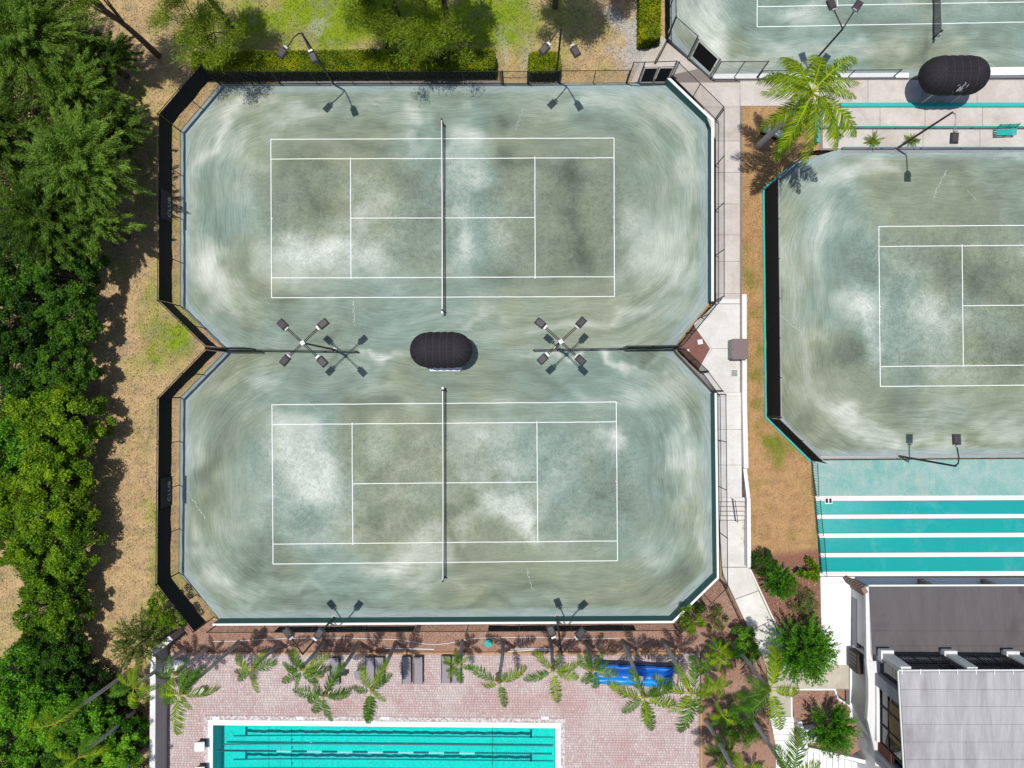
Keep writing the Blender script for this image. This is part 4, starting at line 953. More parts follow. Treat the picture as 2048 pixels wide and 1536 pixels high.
# ------------------------------------------------------------------ canopies
def canopy(c_px, z0, Lx, Wy, hr, hc, label, logo=False, offset=0):
    b = P(*c_px, z0); t = thing('canopy_shelter', b, label, 'canopy', 'black oval canopies')
    # capsule in plan: straight ribs with rounded ends, arched in section
    n = 40; R = Wy / 2; S = Lx / 2 - R; K = 9
    v = []; f = []
    ring = []
    for i in range(n):
        a = 2 * math.pi * i / n; x = math.cos(a); y = math.sin(a); ring.append((x, y, S if x > 1e-6 else (-S if x < -1e-6 else 0)))
    per = []
    m_ = 14
    for i in range(m_ + 1): a = -math.pi / 2 + math.pi * i / m_; per.append((S, math.cos(a), math.sin(a)))
    for i in range(1, 12): per.append((S - 2 * S * i / 12, 0, 1.0))
    for i in range(m_ + 1): a = math.pi / 2 + math.pi * i / m_; per.append((-S, math.cos(a), math.sin(a)))
    for i in range(1, 12): per.append((-S + 2 * S * i / 12, 0, -1.0))
    N = len(per)
    def pt(p, k):
        ph = k / K * math.pi / 2; r = math.cos(ph) ** .85 * R; z = hr + (hc - hr) * math.sin(ph)
        q = p[0] / max(S, .01) * 2; bulge = 1.0
        if p[1] == 0: bulge = 1 + .045 * abs(math.sin(p[0] / S * math.pi * 2.0))
        return (p[0] + p[1] * r, p[2] * r * bulge, z + .03 * (bulge - 1) * 10 * math.cos(ph) * .3)
    for k in range(K + 1):
        for p in per: v.append(pt(p, k))
    for k in range(K):
        for i in range(N): j = (i + 1) % N; f.append((k * N + i, k * N + j, (k + 1) * N + j, (k + 1) * N + i))
    # valance
    for p in per: q = pt(p, 0); v.append((q[0], q[1], q[2] - .22))
    base = (K + 1) * N
    for i in range(N): j = (i + 1) % N; f.append((base + i, base + j, j, i))
    MB().add(v, f).build('canvas', 'canvas', t, True)
    for q in range(5):
        x = -S + 2 * S * q / 4; pts = [(x, -math.cos(math.radians(a)) ** .85 * R * 1.0 if a <= 90 else math.cos(math.radians(180 - a)) ** .85 * R, 0) for a in (0, 15, 30, 45, 60, 75)]
        tb = []
        for a in range(0, 181, 12):
            ph = math.radians(a if a <= 90 else 180 - a); r = max(0, math.cos(ph)) ** .85 * R; tb.append((x, (-r if a <= 90 else r), hr + (hc - hr) * math.sin(ph) + .012))
        MB().tube(tb, .018, 4).build('rib', 'seam', t)
    MB().tube([(-S, -.16, hc + .004), (S, -.16, hc + .004)], .012, 4).tube([(-S, .16, hc + .004), (S, .16, hc + .004)], .012, 4).build('ridge_seam', 'seam', t)
    for sx in (-1, 1):
        for k in range(1, 8):
            a = math.pi * k / 8 - math.pi / 2; tb = []
            for e in range(0, 91, 15):
                ph = math.radians(e); r = math.cos(ph) ** .85 * R; tb.append((sx * (S + math.cos(a) * r), math.sin(a) * r, hr + (hc - hr) * math.sin(ph) + .008))
            MB().tube(tb, .010, 4).build('end_rib', 'seam', t)
    for sx in (-1, 1):
        for sy in (-1, 1): MB().tube([(sx * S * .95, sy * R * .8, 0), (sx * S * .95, sy * R * .8, hr + .1)], .05, 8).build('post', 'galv' if logo else 'black', t)
    MB().prism([(-S * 1.05, -R * 1.17, 0), (S * 1.15, -R * 1.17, 0), (S * 1.35, -R * .95, 0), (-S * 1.25, -R * .95, 0)], 0, .35).build('platform', 'pvc', t) if not logo else None
    sb = MB()
    for i in range(5): sb.box((0, -R * .35 + i * .1, .45), (2 * S * .9, .085, .035))
    bn = sb.build('bench_seat', 'bench', t); MB().box((0, -R * .35 + .55, .75), (2 * S * .9, .04, .4)).build('bench_back', 'bench', t)
    for sx in (-1, 1): MB().box((sx * S * .7, -R * .2, .22), (.08, .4, .42)).build('bench_leg', 'bench', t)
    if logo:
        lg = MB()
        def q3(x, s): # on the front slope
            ph = math.radians(14 + s * 32); r = math.cos(ph) ** .85 * R; return (x, -r * 1.02 - .012, hr + (hc - hr) * math.sin(ph) + .02)
        def stroke(pts, w=.03):
            for i in range(len(pts) - 1): lg.bar(q3(*pts[i]), q3(*pts[i + 1]), w, .012)
        x0 = .12
        stroke([(x0 - .36, .0), (x0 - .2, 1.0)], .035); stroke([(x0 + .2, .0), (x0 + .4, 1.0)], .035)
        stroke([(x0 - .16, .1), (x0 - .06, .8), (x0 + .0, .3), (x0 + .08, .9), (x0 + .14, .25)], .045)
        stroke([(x0 - .1, .15), (x0 + .02, .55), (x0 + .06, .1), (x0 + .12, .6)], .035); stroke([(x0 + .1, .8), (x0 + .16, 1.25), (x0 + .22, .9)], .025)
        lg.build('logo', 'print', t)
    return t
canopy((890, 703.5), 0, 4.15, 2.32, 2.25, 3.05, 'black oval canopy over a bench between the two left courts')
canopy((1868, 180), UP, 4.35, 2.35, 2.2, 3.15, 'black oval canopy with a white scrawled logo on the promenade', True)

# ------------------------------------------------------------------ small things on the upper level
def teal_bench():
    c = P(2004, 268, UP); t = thing('park_bench', c, 'teal metal bench on the promenade by the right edge', 'bench', rz=.03)
    m_ = [MB().box((0, -.18 + i * .105, .45), (1.35, .085, .03)).build('seat_slat', 'tealb', t) for i in range(4)]
    for i in range(3): MB().box((0, .27 + i * .035, .56 + i * .12), (1.35, .03, .09)).build('back_slat', 'tealm', t)
    for x in (-.6, 0, .6): MB().tube([(x, -.25, 0), (x, -.2, .44), (x, .24, .44), (x, .36, .88)], .025, 6).build('leg', 'black', t)
teal_bench()
t = wthing('utility_box', P(1463, 700, UP), 'brown metal storage box against the white wall on the landing', 'box')
a = P(1470, 700, UP); MB().box(a + Vector((0, 0, .55)), (.95, 1.3, 1.1)).build('body', 'sling', t)
M['boxb'] = simple('taupe metal', (.17, .13, .12), .5, .08, 3); t.children[0].data.materials[0] = M['boxb']
MB().box(a + Vector((.02, 0, 1.13)), (1.0, 1.36, .05)).build('lid', 'boxb', t)
for s in (-1, 1): MB().box(a + Vector((-.49, s * .32, .6)), (.03, .58, .9)).build('door', 'bench', t)
MB().box(a + Vector((-.515, 0, .75)), (.03, .06, .12)).build('latch', 'galv', t)
t = wthing('drain_grate', P(1468, 746, UP), 'green metal grate set in the pale landing', 'grate')
q = P(1468.5, 746.5, UP); MB().box(q + Vector((0, 0, .02)), (.5, .5, .03), .0).build('frame', 'concw', t)
M['grate'] = simple('green grate', (.12, .2, .16), .6)
for i in range(5): MB().box(q + Vector((0, -.17 + i * .085, .045)), (.4, .06, .02)).build('bar', 'grate', t)
for i, (x, y, l_) in enumerate(((1532, 264, 'white plastic equipment box half hidden under the big palm, the left one'), (1555, 273, 'white plastic equipment box half hidden under the big palm, the right one'))):
    t = wthing('equipment_box', P(x, y, UP), l_, 'box'); q = P(x, y, UP - .05)
    MB().box(q + Vector((0, 0, .15)), (.7, .55, .3), -.4).build('base', 'black', t); MB().box(q + Vector((0, 0, .42)), (.62, .45, .24), -.4).build('lid', 'pvc', t)

# ------------------------------------------------------------------ pool deck
bedw = slab('palm_bed', [(336, 1262, .02), (1362, 1262, .02), (1440, 1163, .02), (1455, 1170, .06), (1535, 1335, .1), (1541, 1434, .1), (1541, 1560, .1), (1402, 1560, .05), (1402, 1306, .02), (336, 1304, .02)], 0, .6, 'mulch', label='mulch bed with the palms around the pool deck')
slab('mulch_verge', [(336, 1241, -.005), (1350, 1243, -.005), (1440, 1152, -.005), (1442, 1162, -.005), (1362, 1263, -.005), (336, 1263, -.005)], 0, .3, 'mulch', label='narrow mulch verge behind the lower court wall')
# paving base + pavers
pool = [(416, 1437.5), (1122, 1437.5), (1122, 1640), (416, 1640)]
dk = slab('pool_deck', [(336, 1306, -.02), (1400, 1306, -.02), (1400, 1442, -.02), (336, 1442, -.02)], 0, .3, 'pjoint', label='pink and grey block paved pool deck')
slab('pool_deck_side', [(336, 1442.3, -.02), (418, 1442.3, -.02), (418, 1700, -.02), (336, 1700, -.02)], 0, .3, 'pjoint', label='block paving left of the pool')
slab('pool_deck_side', [(1118, 1442.3, -.02), (1400, 1442.3, -.02), (1400, 1700, -.02), (1118, 1700, -.02)], 0, .3, 'pjoint', label='block paving right of the pool')
def pavers():
    A = P(336, 1306); B = P(1400, 1660); ph = .17; xs = []; rows = int((A.y - B.y) / ph); bx = []
    pl = P(410, 1431); pr = P(1128, 1640)
    r = random.Random(3)
    for j in range(rows):
        y = A.y - j * ph; x = A.x + r.uniform(-.2, 0)
        while x < B.x:
            w = r.choice((.15, .17, .23, .23)); xc = x + w / 2
            if x > A.x - .01 and x + w < B.x and not (pl.x < xc < pr.x and y - ph / 2 < pl.y): bx.append((x + .006, y - ph + .006, x + w - .006, y - .006))
            x += w
    b = np.array(bx); n = len(b); z = rng.uniform(0, .006, n)
    X0, Y0, X1, Y1 = b.T; zb = np.full(n, -.03)
    V_ = np.stack([np.stack(c, 1) for c in ((X0, Y0, z), (X1, Y0, z), (X1, Y1, z), (X0, Y1, z), (X0, Y0, zb), (X1, Y0, zb), (X1, Y1, zb), (X0, Y1, zb))], 1).reshape(-1, 3)
    k = np.arange(n)[:, None] * 8
    Fq_ = np.concatenate([k + np.array(q) for q in ((0, 1, 2, 3), (0, 4, 5, 1), (1, 5, 6, 2), (2, 6, 7, 3), (3, 7, 4, 0))], 0)
    px, py = w2p((X0 + X1) / 2, (Y0 + Y1) / 2)
    pal = np.array([(.58, .43, .41), (.60, .48, .45), (.55, .40, .38), (.60, .51, .48), (.56, .45, .43)]); col = pal[rng.integers(0, 5, n)]
    red = np.clip(blobs(px, py, [(1000, 1405, 200, 26, .55, 0), (1150, 1440, 30, 40, .5, 0), (1210, 1460, 14, 30, .5, 0), (1250, 1500, 24, 40, .5, 0), (700, 1415, 120, 14, .35, 0), (600, 1420, 80, 14, .35, 0), (1300, 1530, 24, 30, .3, 0)], (fbm(px / 40, py / 40, 5) - .55) * 1.2, 7, 10), 0, .9)
    col = mixc_v(col, (.50, .29, .26), red * .7)
    gr = np.clip((fbm(px / 60, py / 60, 8) - .5) * 2.2, 0, .55); col = mixc_v(col, (.66, .60, .57), gr) * rng.uniform(.93, 1.06, (n, 1))
    me = npmesh('pavers', V_, Fq_, 'paver', dk, col=np.repeat(col, 8, 0)); me['kind'] = 'stuff'
pavers()
# timber edging boards
def boards(a_px, b_px, z, n, label):
    a, b = P(*a_px, z), P(*b_px, z); t = wthing('timber_edging', a, label, 'edging'); d = b - a; u = d.normalized()
    for i in range(n):
        p, q = a + d * i / n + u * .01, a + d * (i + 1) / n - u * .01; MB().bar(p + Vector((0, random.uniform(-.01, .01), .06)), q + Vector((0, random.uniform(-.01, .01), .06)), .14, .2).build('timber', 'timber', t)
boards((375, 1305), (1366, 1305), 0, 16, 'tan timber edging between the mulch bed and the pool deck')
boards((1401, 1400), (1402, 1600), 0, 4, 'tan timber edging on the right side of the pool deck')
# deck drain line
tag(MB().bar(P(1366, 1420, .012), P(1367, 1512, .012), .06, .012).build('drain_cover', 'galv'), 'thin grey drain strip in the paving right of the pool', 'drain')
# pool shell
t = wthing('swimming_pool', P(420, 1440), 'turquoise lap pool with navy lane lines and white coping', 'pool'); 
a = P(426, 1450, -.0); b = P(1111, 1450); yb = P(400, 1700).y; yt = a.y; D = -1.5
outer = [P(416, 1437.5), P(1122, 1437.5)]
X0, X1 = a.x, b.x; ox0, ox1, oy = P(417, 1438).x, P(1121, 1438).x, P(417, 1438).y
MB().add([(X0, yt, -.08), (X1, yt, -.08), (X1, yb, -.08), (X0, yb, -.08), (X0, yt, D), (X1, yt, D), (X1, yb, D), (X0, yb, D)], [(4, 5, 6, 7), (0, 4, 5, 1), (1, 5, 6, 2), (2, 6, 7, 3)]).build('basin', 'plaster', t)
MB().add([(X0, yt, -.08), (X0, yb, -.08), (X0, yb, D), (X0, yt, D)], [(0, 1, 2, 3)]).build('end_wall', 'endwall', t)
MB().add([(X0, yt, -.13), (X1, yt, -.13), (X1, yb, -.13), (X0, yb, -.13)], [(0, 1, 2, 3)]).build('water', 'water', t)
bw = .36
cp = MB().box(((X0 + X1) / 2, yt + bw / 2 - .002, -.04), (X1 - X0 + 2 * bw, bw, .12)); cp.build('coping', 'white', t)
MB().box((X0 - bw / 2, (yt + yb) / 2, -.04), (bw, yt - yb - .004, .12)).build('coping', 'white', t); MB().box((X1 + bw / 2, (yt + yb) / 2, -.04), (bw, yt - yb - .004, .12)).build('coping', 'white', t)
ct = MB(); x = X0 - bw - .3; r = random.Random(5)
while x < X1 + bw + .3: ct.box((x + .05, yt + bw + .15, -.005 + r.uniform(0, .006)), (.088, .28, .04)); x += .1
y = yt + bw
while y > yb: ct.box((X0 - bw - .15, y - .05, -.005), (.28, .088, .04)); ct.box((X1 + bw + .15, y - .05, -.005), (.28, .088, .04)); y -= .1
o = ct.build('coping_bricks', 'conc', t); o['kind'] = 'stuff'; o['label'] = 'row of pale brick pavers round the white coping'
g = G('coping brick'); cx = g.n('ShaderNodeTexWhiteNoise', noise_dimensions='2D'); mp = g.scale(g.pos(), (10, 10, 0)); sn = g.n('ShaderNodeVectorMath', operation='FLOOR'); g.l(mp, sn.inputs[0]); g.l(sn.outputs[0], cx.inputs['Vector'])
o.data.materials[0] = g.done(g.bsdf(g.ramp(cx.outputs['Value'], [(0, (.36, .27, .26)), (.5, (.56, .5, .47)), (1, (.74, .72, .70))]), .9))
for x in (432, 600, 770, 930, 1090):
    q = P(x, 1436); 
    if x in (600, 770, 1090, 432): MB().box(q + Vector((0, 0, .022)), (.62 if x == 770 else .5, .2, .012)).build('depth_tile', 'pvc', t)
def wavy(x0, x1, q, dz):
    n = 90; v = []; f = []
    for i in range(n + 1):
        x = x0 + (x1 - x0) * i / n; o_ = .022 * math.sin(i * 1.9) + .02 * math.sin(i * .8 + q); w_ = .10 + .012 * math.sin(i * 2.7)
        v += [(x, q + o_ - w_, dz + .008), (x, q + o_ + w_, dz + .008)]
        if i: k = 2 * i; f.append((k - 2, k, k + 1, k - 1))
    m_ = MB().add(v, f)
    for xe in (x0, x1): m_.box((xe, q, dz + .018), (.16, .6, .01))
    m_.build('lane_line', 'lanetile', t)
def lane(y_px, dz=-1.49):
    q = P(0, y_px, dz).y; x0, x1 = P(493, 1460, dz).x, P(1062, 1460, dz).x
    MB().box(((x0 + x1) / 2, q, dz + .006), (x1 - x0, .2, .01)).box((x0, q, dz + .018), (.16, .6, .01)).box((x1, q, dz + .018), (.16, .6, .01)).build('lane_line', 'lanetile', t) if False else wavy(x0, x1, q, dz)
lane(1457.5); lane(1504); lane(1551)
def rope_floor(y_px):   # dark cable of a lane rope
    q = P(0, y_px, -.12).y; x0 = P(445, 1480).x; x1 = P(1105, 1480).x
    t2 = wthing('lane_rope', (x0, q, -.12), 'dark slack lane rope across the pool' if y_px < 1500 else 'dark lane rope at the bottom edge of the photo', 'lane rope')
    pts = [(x0 + (x1 - x0) * i / 20, q + .12 * math.exp(-i / 3) * -1, -.11) for i in range(21)]; MB().tube(pts, .05, 5).build('cable', 'rope1', t2)
rope_floor(1481); rope_floor(1529)
q = P(0, 1497, -.1).y; x0 = P(432, 1480).x; x1 = P(1104, 1480).x; rt = wthing('lane_rope', (x0, q, -.1), 'lane rope of alternating navy and pale floats along the pool', 'lane rope')
x = x0; i = 0
while x < x1:
    L_ = 1.05 if x0 + 4.2 < x < x1 - 5 else (x0 + 4.2 - x if x < x0 + 4.2 else x1 - x)
    L_ = max(.4, min(L_, x1 - x)); dark = (i % 2 == 0) or L_ > 1.2
    m_ = MB(); n = max(2, int(L_ / .12))
    for k in range(n): m_.tube([(x + L_ * k / n + .01, q, -.1), (x + L_ * (k + 1) / n - .01, q, -.1)], .07, 6)
    m_.build('float', 'rope1' if dark else 'rope2', rt); x += L_ + .01; i += 1
for x in (541, 586, 985):   # backstroke flag lines
    a1, b1 = P(x, 1450, .0), P(x, 1700, .0); t3 = wthing('flag_line', a1, {541: 'thin flag line over the left end of the pool', 586: 'second thin flag line with pennants over the left end of the pool', 985: 'thin flag line over the right end of the pool'}[x], 'rope')
    MB().tube([a1 + Vector((0, 0, .3)), b1 + Vector((0, 0, .3))], .012, 4).build('line', 'black', t3)
    for k in range(9):
        y = a1.y - .25 - k * .55; 
        if x != 541: MB().add([(a1.x, y, .29), (a1.x, y - .2, .29), (a1.x + .02, y - .1, .02), (a1.x + .01, y, .288), (a1.x + .01, y - .2, .288), (a1.x + .03, y - .1, .018)], [(0, 1, 2), (5, 4, 3), (0, 2, 5, 3), (1, 4, 5, 2), (0, 3, 4, 1)]).build('pennant', 'lanetile', t3)
def block(x, y, label, red):
    q = P(x, y); t = thing('starting_block', q, label, 'starting block')
    MB().box((0, 0, .3), (.35, .45, .56)).build('pedestal', 'lamp', t); MB().box((0, 0, .64), (.68, .62, .1), .03).build('platform', 'pvc', t)
    for s in (-1, 1): MB().tube([(-.12, s * .2, .05), (-.25, s * .26, .6)], .025).build('strut', 'black', t)
    if red: MB().box((.02, -.05, .694), (.2, .22, .006)).build('number_plate', 'red', t)
block(408, 1484, 'white starting block at the left end of the pool, the upper one', False); block(408, 1533, 'white starting block with a red number at the left end of the pool', True)

# left long wall
t = wthing('boundary_wall', P(330, 1400), 'long grey rendered boundary wall left of the pool deck', 'wall')
poly = [P(369, 1263), P(336, 1290), P(335, 1480), P(334, 1720)]
ribbon(MB(), poly, -.35, 0, -.2, 1.62).build('wall_body', 'wallgrey', t); ribbon(MB(), poly, -.36, .012, 1.622, 1.67).build('cap', 'stucco', t)

# loungers
def lounger():
    t = thing('sun_lounger', (0, 0, 0), 'x', 'sun lounger', 'sun loungers under the palms')
    for s in (-1, 1): MB().tube([(s * .31, 1.0, .34), (s * .31, -.98, .30)], .03, 5).build('side_rail', 'black', t)
    v = []; n = 8
    for i in range(n + 1): y = .95 - 1.9 * i / n; z = .33 - .03 * math.sin(i / n * math.pi) + (.0 if i > 2 else (3 - i) * .07); v += [(-.29, y, z), (.29, y, z)]
    th = [(x, y, z - .02) for x, y, z in v]; k = len(v); f = [(2 * i, 2 * i + 1, 2 * i + 3, 2 * i + 2) for i in range(n)] + [(k + 2 * i + 2, k + 2 * i + 3, k + 2 * i + 1, k + 2 * i) for i in range(n)]
    MB().add(v + th, f).build('sling', 'sling', t)
    MB().box((0, .99, .52), (.6, .04, .05)).build('head_bar', 'black', t)
    for s in (-1, 1):
        for y in (.7, -.7): MB().box((s * .31, y, .16), (.035, .05, .32)).build('leg', 'black', t)
    return t
def copy_tree(o, parent=None):
    c = o.copy(); C.objects.link(c)
    if parent is not None: c.parent = parent
    for ch in list(o.children): copy_tree(ch, c)
    return c
lg0 = lounger(); lgs = [(672, 1338, 'sun lounger nearest the left palms beside the black side table'), (742, 1337, 'shaded sun lounger right of the round table'), (761, 1337, 'sun lounger right of the shaded one, under a leaning palm trunk'), (815, 1336, 'sun lounger with a folded dark towel look, left of a pair'),
       (838, 1336, 'sun lounger with a bright lower half, right of a pair'), (893, 1335, 'sun lounger under the small palm, the left one'), (914, 1335, 'rightmost sun lounger, half under the small palm')]
for i, (x, y, l_) in enumerate(lgs):
    o = lg0 if i == 0 else copy_tree(lg0); o.location = P(x, y); o['label'] = l_.replace('with a folded dark towel look', 'in dappled shade'); o.rotation_euler.z = random.uniform(-.02, .02)
def rtable(x, y, r, m, label, h=.5):
    t = thing('side_table', P(x, y), label, 'table'); MB().tube([(0, 0, h - .03), (0, 0, h)], r, 20).build('table_top', m, t); MB().tube([(0, 0, 0), (0, 0, h - .03)], .04, 8).build('stem', 'black', t); MB().tube([(0, 0, 0), (0, 0, .03)], .2, 12).build('foot', 'black', t)
rtable(722, 1344, .38, 'sling', 'round grey table between the loungers'); 
t = thing('side_table', P(691, 1342), 'small black side table beside the first lounger', 'table'); MB().box((0, 0, .43), (.42, .3, .03)).build('table_top', 'black', t)
for sx in (-1, 1):
    for sy in (-1, 1): MB().box((sx * .17, sy * .11, .21), (.03, .03, .41)).build('leg', 'black', t)
t = thing('oval_table', P(352, 1324), 'white oval table in the corner by the grey wall', 'table', rz=.2)
MB().add([(math.cos(a) * .95, math.sin(a) * .4, z) for z in (.7, .74) for a in [k * math.pi / 10 for k in range(20)]], [tuple(range(19, -1, -1)), tuple(range(20, 40))] + [(i, (i + 1) % 20, 20 + (i + 1) % 20, 20 + i) for i in range(20)]).build('table_top', 'pvc', t)
for sx in (-1, 1): MB().tube([(sx * .5, 0, 0), (sx * .5, 0, .7)], .04, 8).build('leg', 'pvc', t)
def chair(x, y, rz, label):
    t = thing('plastic_chair', P(x, y), label, 'chair', 'white plastic chairs by the grey wall', rz)
    MB().box((0, 0, .43), (.46, .46, .03)).build('seat', 'pvc', t); MB().box((0, .24, .68), (.46, .03, .42)).build('backrest', 'pvc', t)
    for sx in (-1, 1):
        MB().box((sx * .26, 0, .62), (.05, .44, .03)).build('armrest', 'pvc', t)
        for sy in (-1, 1): MB().box((sx * .21, sy * .21, .21), (.035, .035, .41)).build('leg', 'pvc', t)
chair(408, 1377, .3, 'white plastic chair in the open beside the palm trunk'); chair(352, 1362, -1.2, 'white plastic chair hidden under the palm by the grey wall')

# pool cover reel
def reel():
    c = P(1270, 1343); t = thing('pool_cover_reel', c, 'long blue pool cover wound on two rollers', 'pool cover', rz=-.035)
    L = 5.5; n = 20
    for yy_, r_, z_, x0_, x1_, m_ in ((.5, .26, .62, -2.75, 2.85, 'blue'), (-.45, .3, .5, -2.85, 2.5, 'blue2')):
        v = []; f = []; k = 28
        for i in range(k + 1):
            x = x0_ + (x1_ - x0_) * i / k
            for j in range(n):
                a = 2 * math.pi * j / n; rr = r_ * (1 + .05 * math.sin(i * .9 + j) + .04 * math.sin(j * 3 + i * .3)); v.append((x, yy_ + math.cos(a) * rr, z_ + math.sin(a) * rr))
        for i in range(k):
            for j in range(n): f.append((i * n + j, i * n + (j + 1) % n, (i + 1) * n + (j + 1) % n, (i + 1) * n + j))
        f.append(tuple(range(n))); f.append(tuple(k * n + j for j in range(n))[::-1]); MB().add(v, f).build('cover_roll', m_, t, True)
    v = []; f = []
    for i in range(25):
        x = -2.8 + 5.2 * i / 24
        for j in range(5): v.append((x, .42 - .8 * j / 4, .80 - .12 * math.sin(j / 4 * math.pi) - .02 * j + .02 * math.sin(i * 1.7 + j)))
        if i:
            for j in range(4): k = 5 * i + j; f.append((k - 5, k - 4, k + 1, k))
    MB().add(v, f).build('cover_sheet', 'blue', t, True)
    MB().tube([(-2.95, .72, .75), (2.75, .72, .78)], .035, 6).build('bar', 'black', t)
    MB().box((.12, -.1, .9), (.62, .34, .02), -.05).build('notice', 'white', t)
    for s in (-1, 1):
        x = 3.0 * s - (.1 if s > 0 else 0); fm = MB().tube([(x, -.75, .05), (x, -.4, .5), (x, .5, .65), (x, .8, .05)], .03, 6).build('end_frame', 'galv', t)
        for sy in (-.75, .8): MB().tube([(x - .03, sy, .07), (x + .03, sy, .07)], .08, 10).build('wheel', 'black', fm)
        MB().tube([(x, -.4, .5), (x + s * .18, -.55, .62), (x + s * .18, -.2, .35)], .02, 5).build('crank', 'pvc', t)
reel()
t = wthing('valve_pot', P(978, 1284), 'small teal bucket standing in the mulch bed', 'bucket'); q = P(977, 1284)
MB().tube([q, q + Vector((0, 0, .3))], [.22, .26], 14).build('body', 'tealm', t); MB().tube([q + Vector((0, 0, .302)), q + Vector((0, 0, .34))], [.27, .24], 14).build('lid', 'tealb', t)
def hose(pts, label, r_=.022):
    q = [P(x, y, .09) for x, y in pts]; o = MB().tube(q, r_, 5).build('irrigation_pipe', 'pvc'); tag(o, label, 'pipe')
hose([(425, 1283), (470, 1282), (520, 1279), (575, 1277), (640, 1276), (700, 1276), (760, 1278), (800, 1279), (850, 1288), (875, 1289), (900, 1286), (945, 1277), (1000, 1275), (1080, 1274), (1170, 1278), (1240, 1276)], 'long thin white irrigation pipe winding along the mulch bed')
hose([(770, 1296.5), (868, 1298.5)], 'short straight white pipe lying by the timber edging', .035)
hose([(1015, 1304), (1060, 1300), (1100, 1300), (1098, 1297), (1020, 1298)], 'folded white pipe lying at the foot of the middle palms', .03)

# ------------------------------------------------------------------ lower right: stairs, planter
stt = wthing('white_stairs', P(1562, 1460, 0), 'white stair flight going down beside the planter', 'stairs')
ys = [1433, 1445, 1457, 1469, 1481, 1492]
for i in range(5):
    z = LO - .14 * (i + 1); x0 = 1540 + i * 2.5
    MB().prism([P(x0, ys[i], z), P(1587, ys[i], z), P(1590, ys[i + 1], z), P(x0 + 2, ys[i + 1], z)], -.56).build('step', 'wslab', stt)
    MB().bar(P(x0, ys[i] + 1, z + .0) + Vector((0, .02, .02)), P(1587, ys[i] + 1, z) + Vector((0, .02, .02)), .035, .03).build('tread_strip', 'concg', stt)
lnd = wthing('white_landing', P(1570, 1520, -.5), 'white landing with a second stair flight towards the clubhouse', 'landing')
MB().prism([P(1552, 1492.5, -.43), P(1602, 1492.5, -.43), P(1602, 1720, -.43), P(1552, 1720, -.43)], -.58).build('landing', 'wslab', lnd)
for i in range(9):
    x = 1602 + i * 12.5; z = -.40 + 0 * i
    MB().prism([P(x + .8, 1497 + i * 3.2, z), P(x + 12, 1500 + i * 3.2, z), P(x + 12, 1720, z), P(x + .8, 1720, z)], -.58).build('tread', 'wslab', lnd)
pt = wthing('planter', P(1660, 1420, LO), 'walled mulch planter with a spiky bush by the white stairs', 'planter')
poly = [(1584, 1381), (1668, 1381), (1673, 1396), (1700, 1412), (1722, 1420), (1735, 1490), (1700, 1512), (1600, 1490), (1588, 1436)]
MB().prism([P(x, y, LO + .0) for x, y in poly], -.56).build('soil', 'mulch', pt)
kp = [P(1585, 1434, LO), P(1584, 1380, LO), P(1668, 1380, LO), P(1674, 1398, LO), P(1700, 1414, LO)]
ribbon(MB(), kp, -.0, .12, -.3, LO + .06).build('kerb', 'white', pt)
kp = [P(1591, 1437, LO), P(1604, 1492, LO), P(1745, 1524, LO), P(1762, 1484, LO)]
ribbon(MB(), kp, .0, .22, -.56, LO + .5).build('wall_body', 'stucco', pt); ribbon(MB(), kp, -.012, .23, LO + .502, LO + .54).build('cap', 'white', pt)
MB().box(P(1617, 1468, LO + .3), (.95, 1.0, .5), .1).build('pillar', 'stucco', pt)
t = wthing('wall_lantern', P(1618, 1470, LO), 'small black lantern on the white planter pillar', 'lantern'); q = P(1618, 1469, LO + .56); MB().box(q + Vector((0, 0, .05)), (.2, .14, .12), .4).build('body', 'black', t); MB().tube([q + Vector((.05, 0, .1)), q + Vector((.13, .1, .16))], .05).build('shade', 'black', t)
t = wthing('garden_sign', P(1675, 1440, LO), 'white square sign board standing in the planter', 'sign'); q = P(1668, 1437, LO); MB().box(q + Vector((0, 0, .5)), (.5, .4, .04), .05).build('board', 'pvc', t); MB().box(q + Vector((0, 0, .24)), (.06, .06, .46)).build('post', 'galv', t)
# path railing
def pathrail(pts, label, h=.95):
    a = [P(x, y, LO) for x, y in pts]; t = wthing('path_railing', a[0], label, 'railing')
    up = Vector((0, 0, h)); MB().tube([p + up for p in a], .024, 5).build('top_rail', 'dkbrown', t); MB().tube([p + up * .15 for p in a], .018, 5).build('bottom_rail', 'dkbrown', t)
    for i in range(len(a) - 1):
        n = max(1, int((a[i + 1] - a[i]).length / .5))
        for k in range(n + (i == len(a) - 2)): q = a[i] + (a[i + 1] - a[i]) * k / n; MB().box(q + up / 2, (.022, .022, h)).build('baluster', 'dkbrown', t)
pathrail([(1438, 1155), (1446, 1170), (1486, 1255), (1514, 1325)], 'dark railing along the left edge of the bending walk'); pathrail([(1514, 1327), (1522, 1340), (1527, 1436)], 'dark railing above the white stairs beside the palms')

# ------------------------------------------------------------------ clubhouse
cl = wthing('clubhouse', P(1703, 1152, LO), 'clubhouse with a dark lower roof and a weathered white upper roof', 'building')
zr0, zr1, zu = 2.75, 3.3, 6.3
def W(px, py, z): return P(px, py, z)
gx = P(1703, 1152, LO).x; gyN = P(1703, 1154, LO).y; gyR = W(1745, 1310, zr1).y; gyU = W(1797, 1343, zu).y; xE = P(2400, 1200).x; yS = P(1700, 1700).y
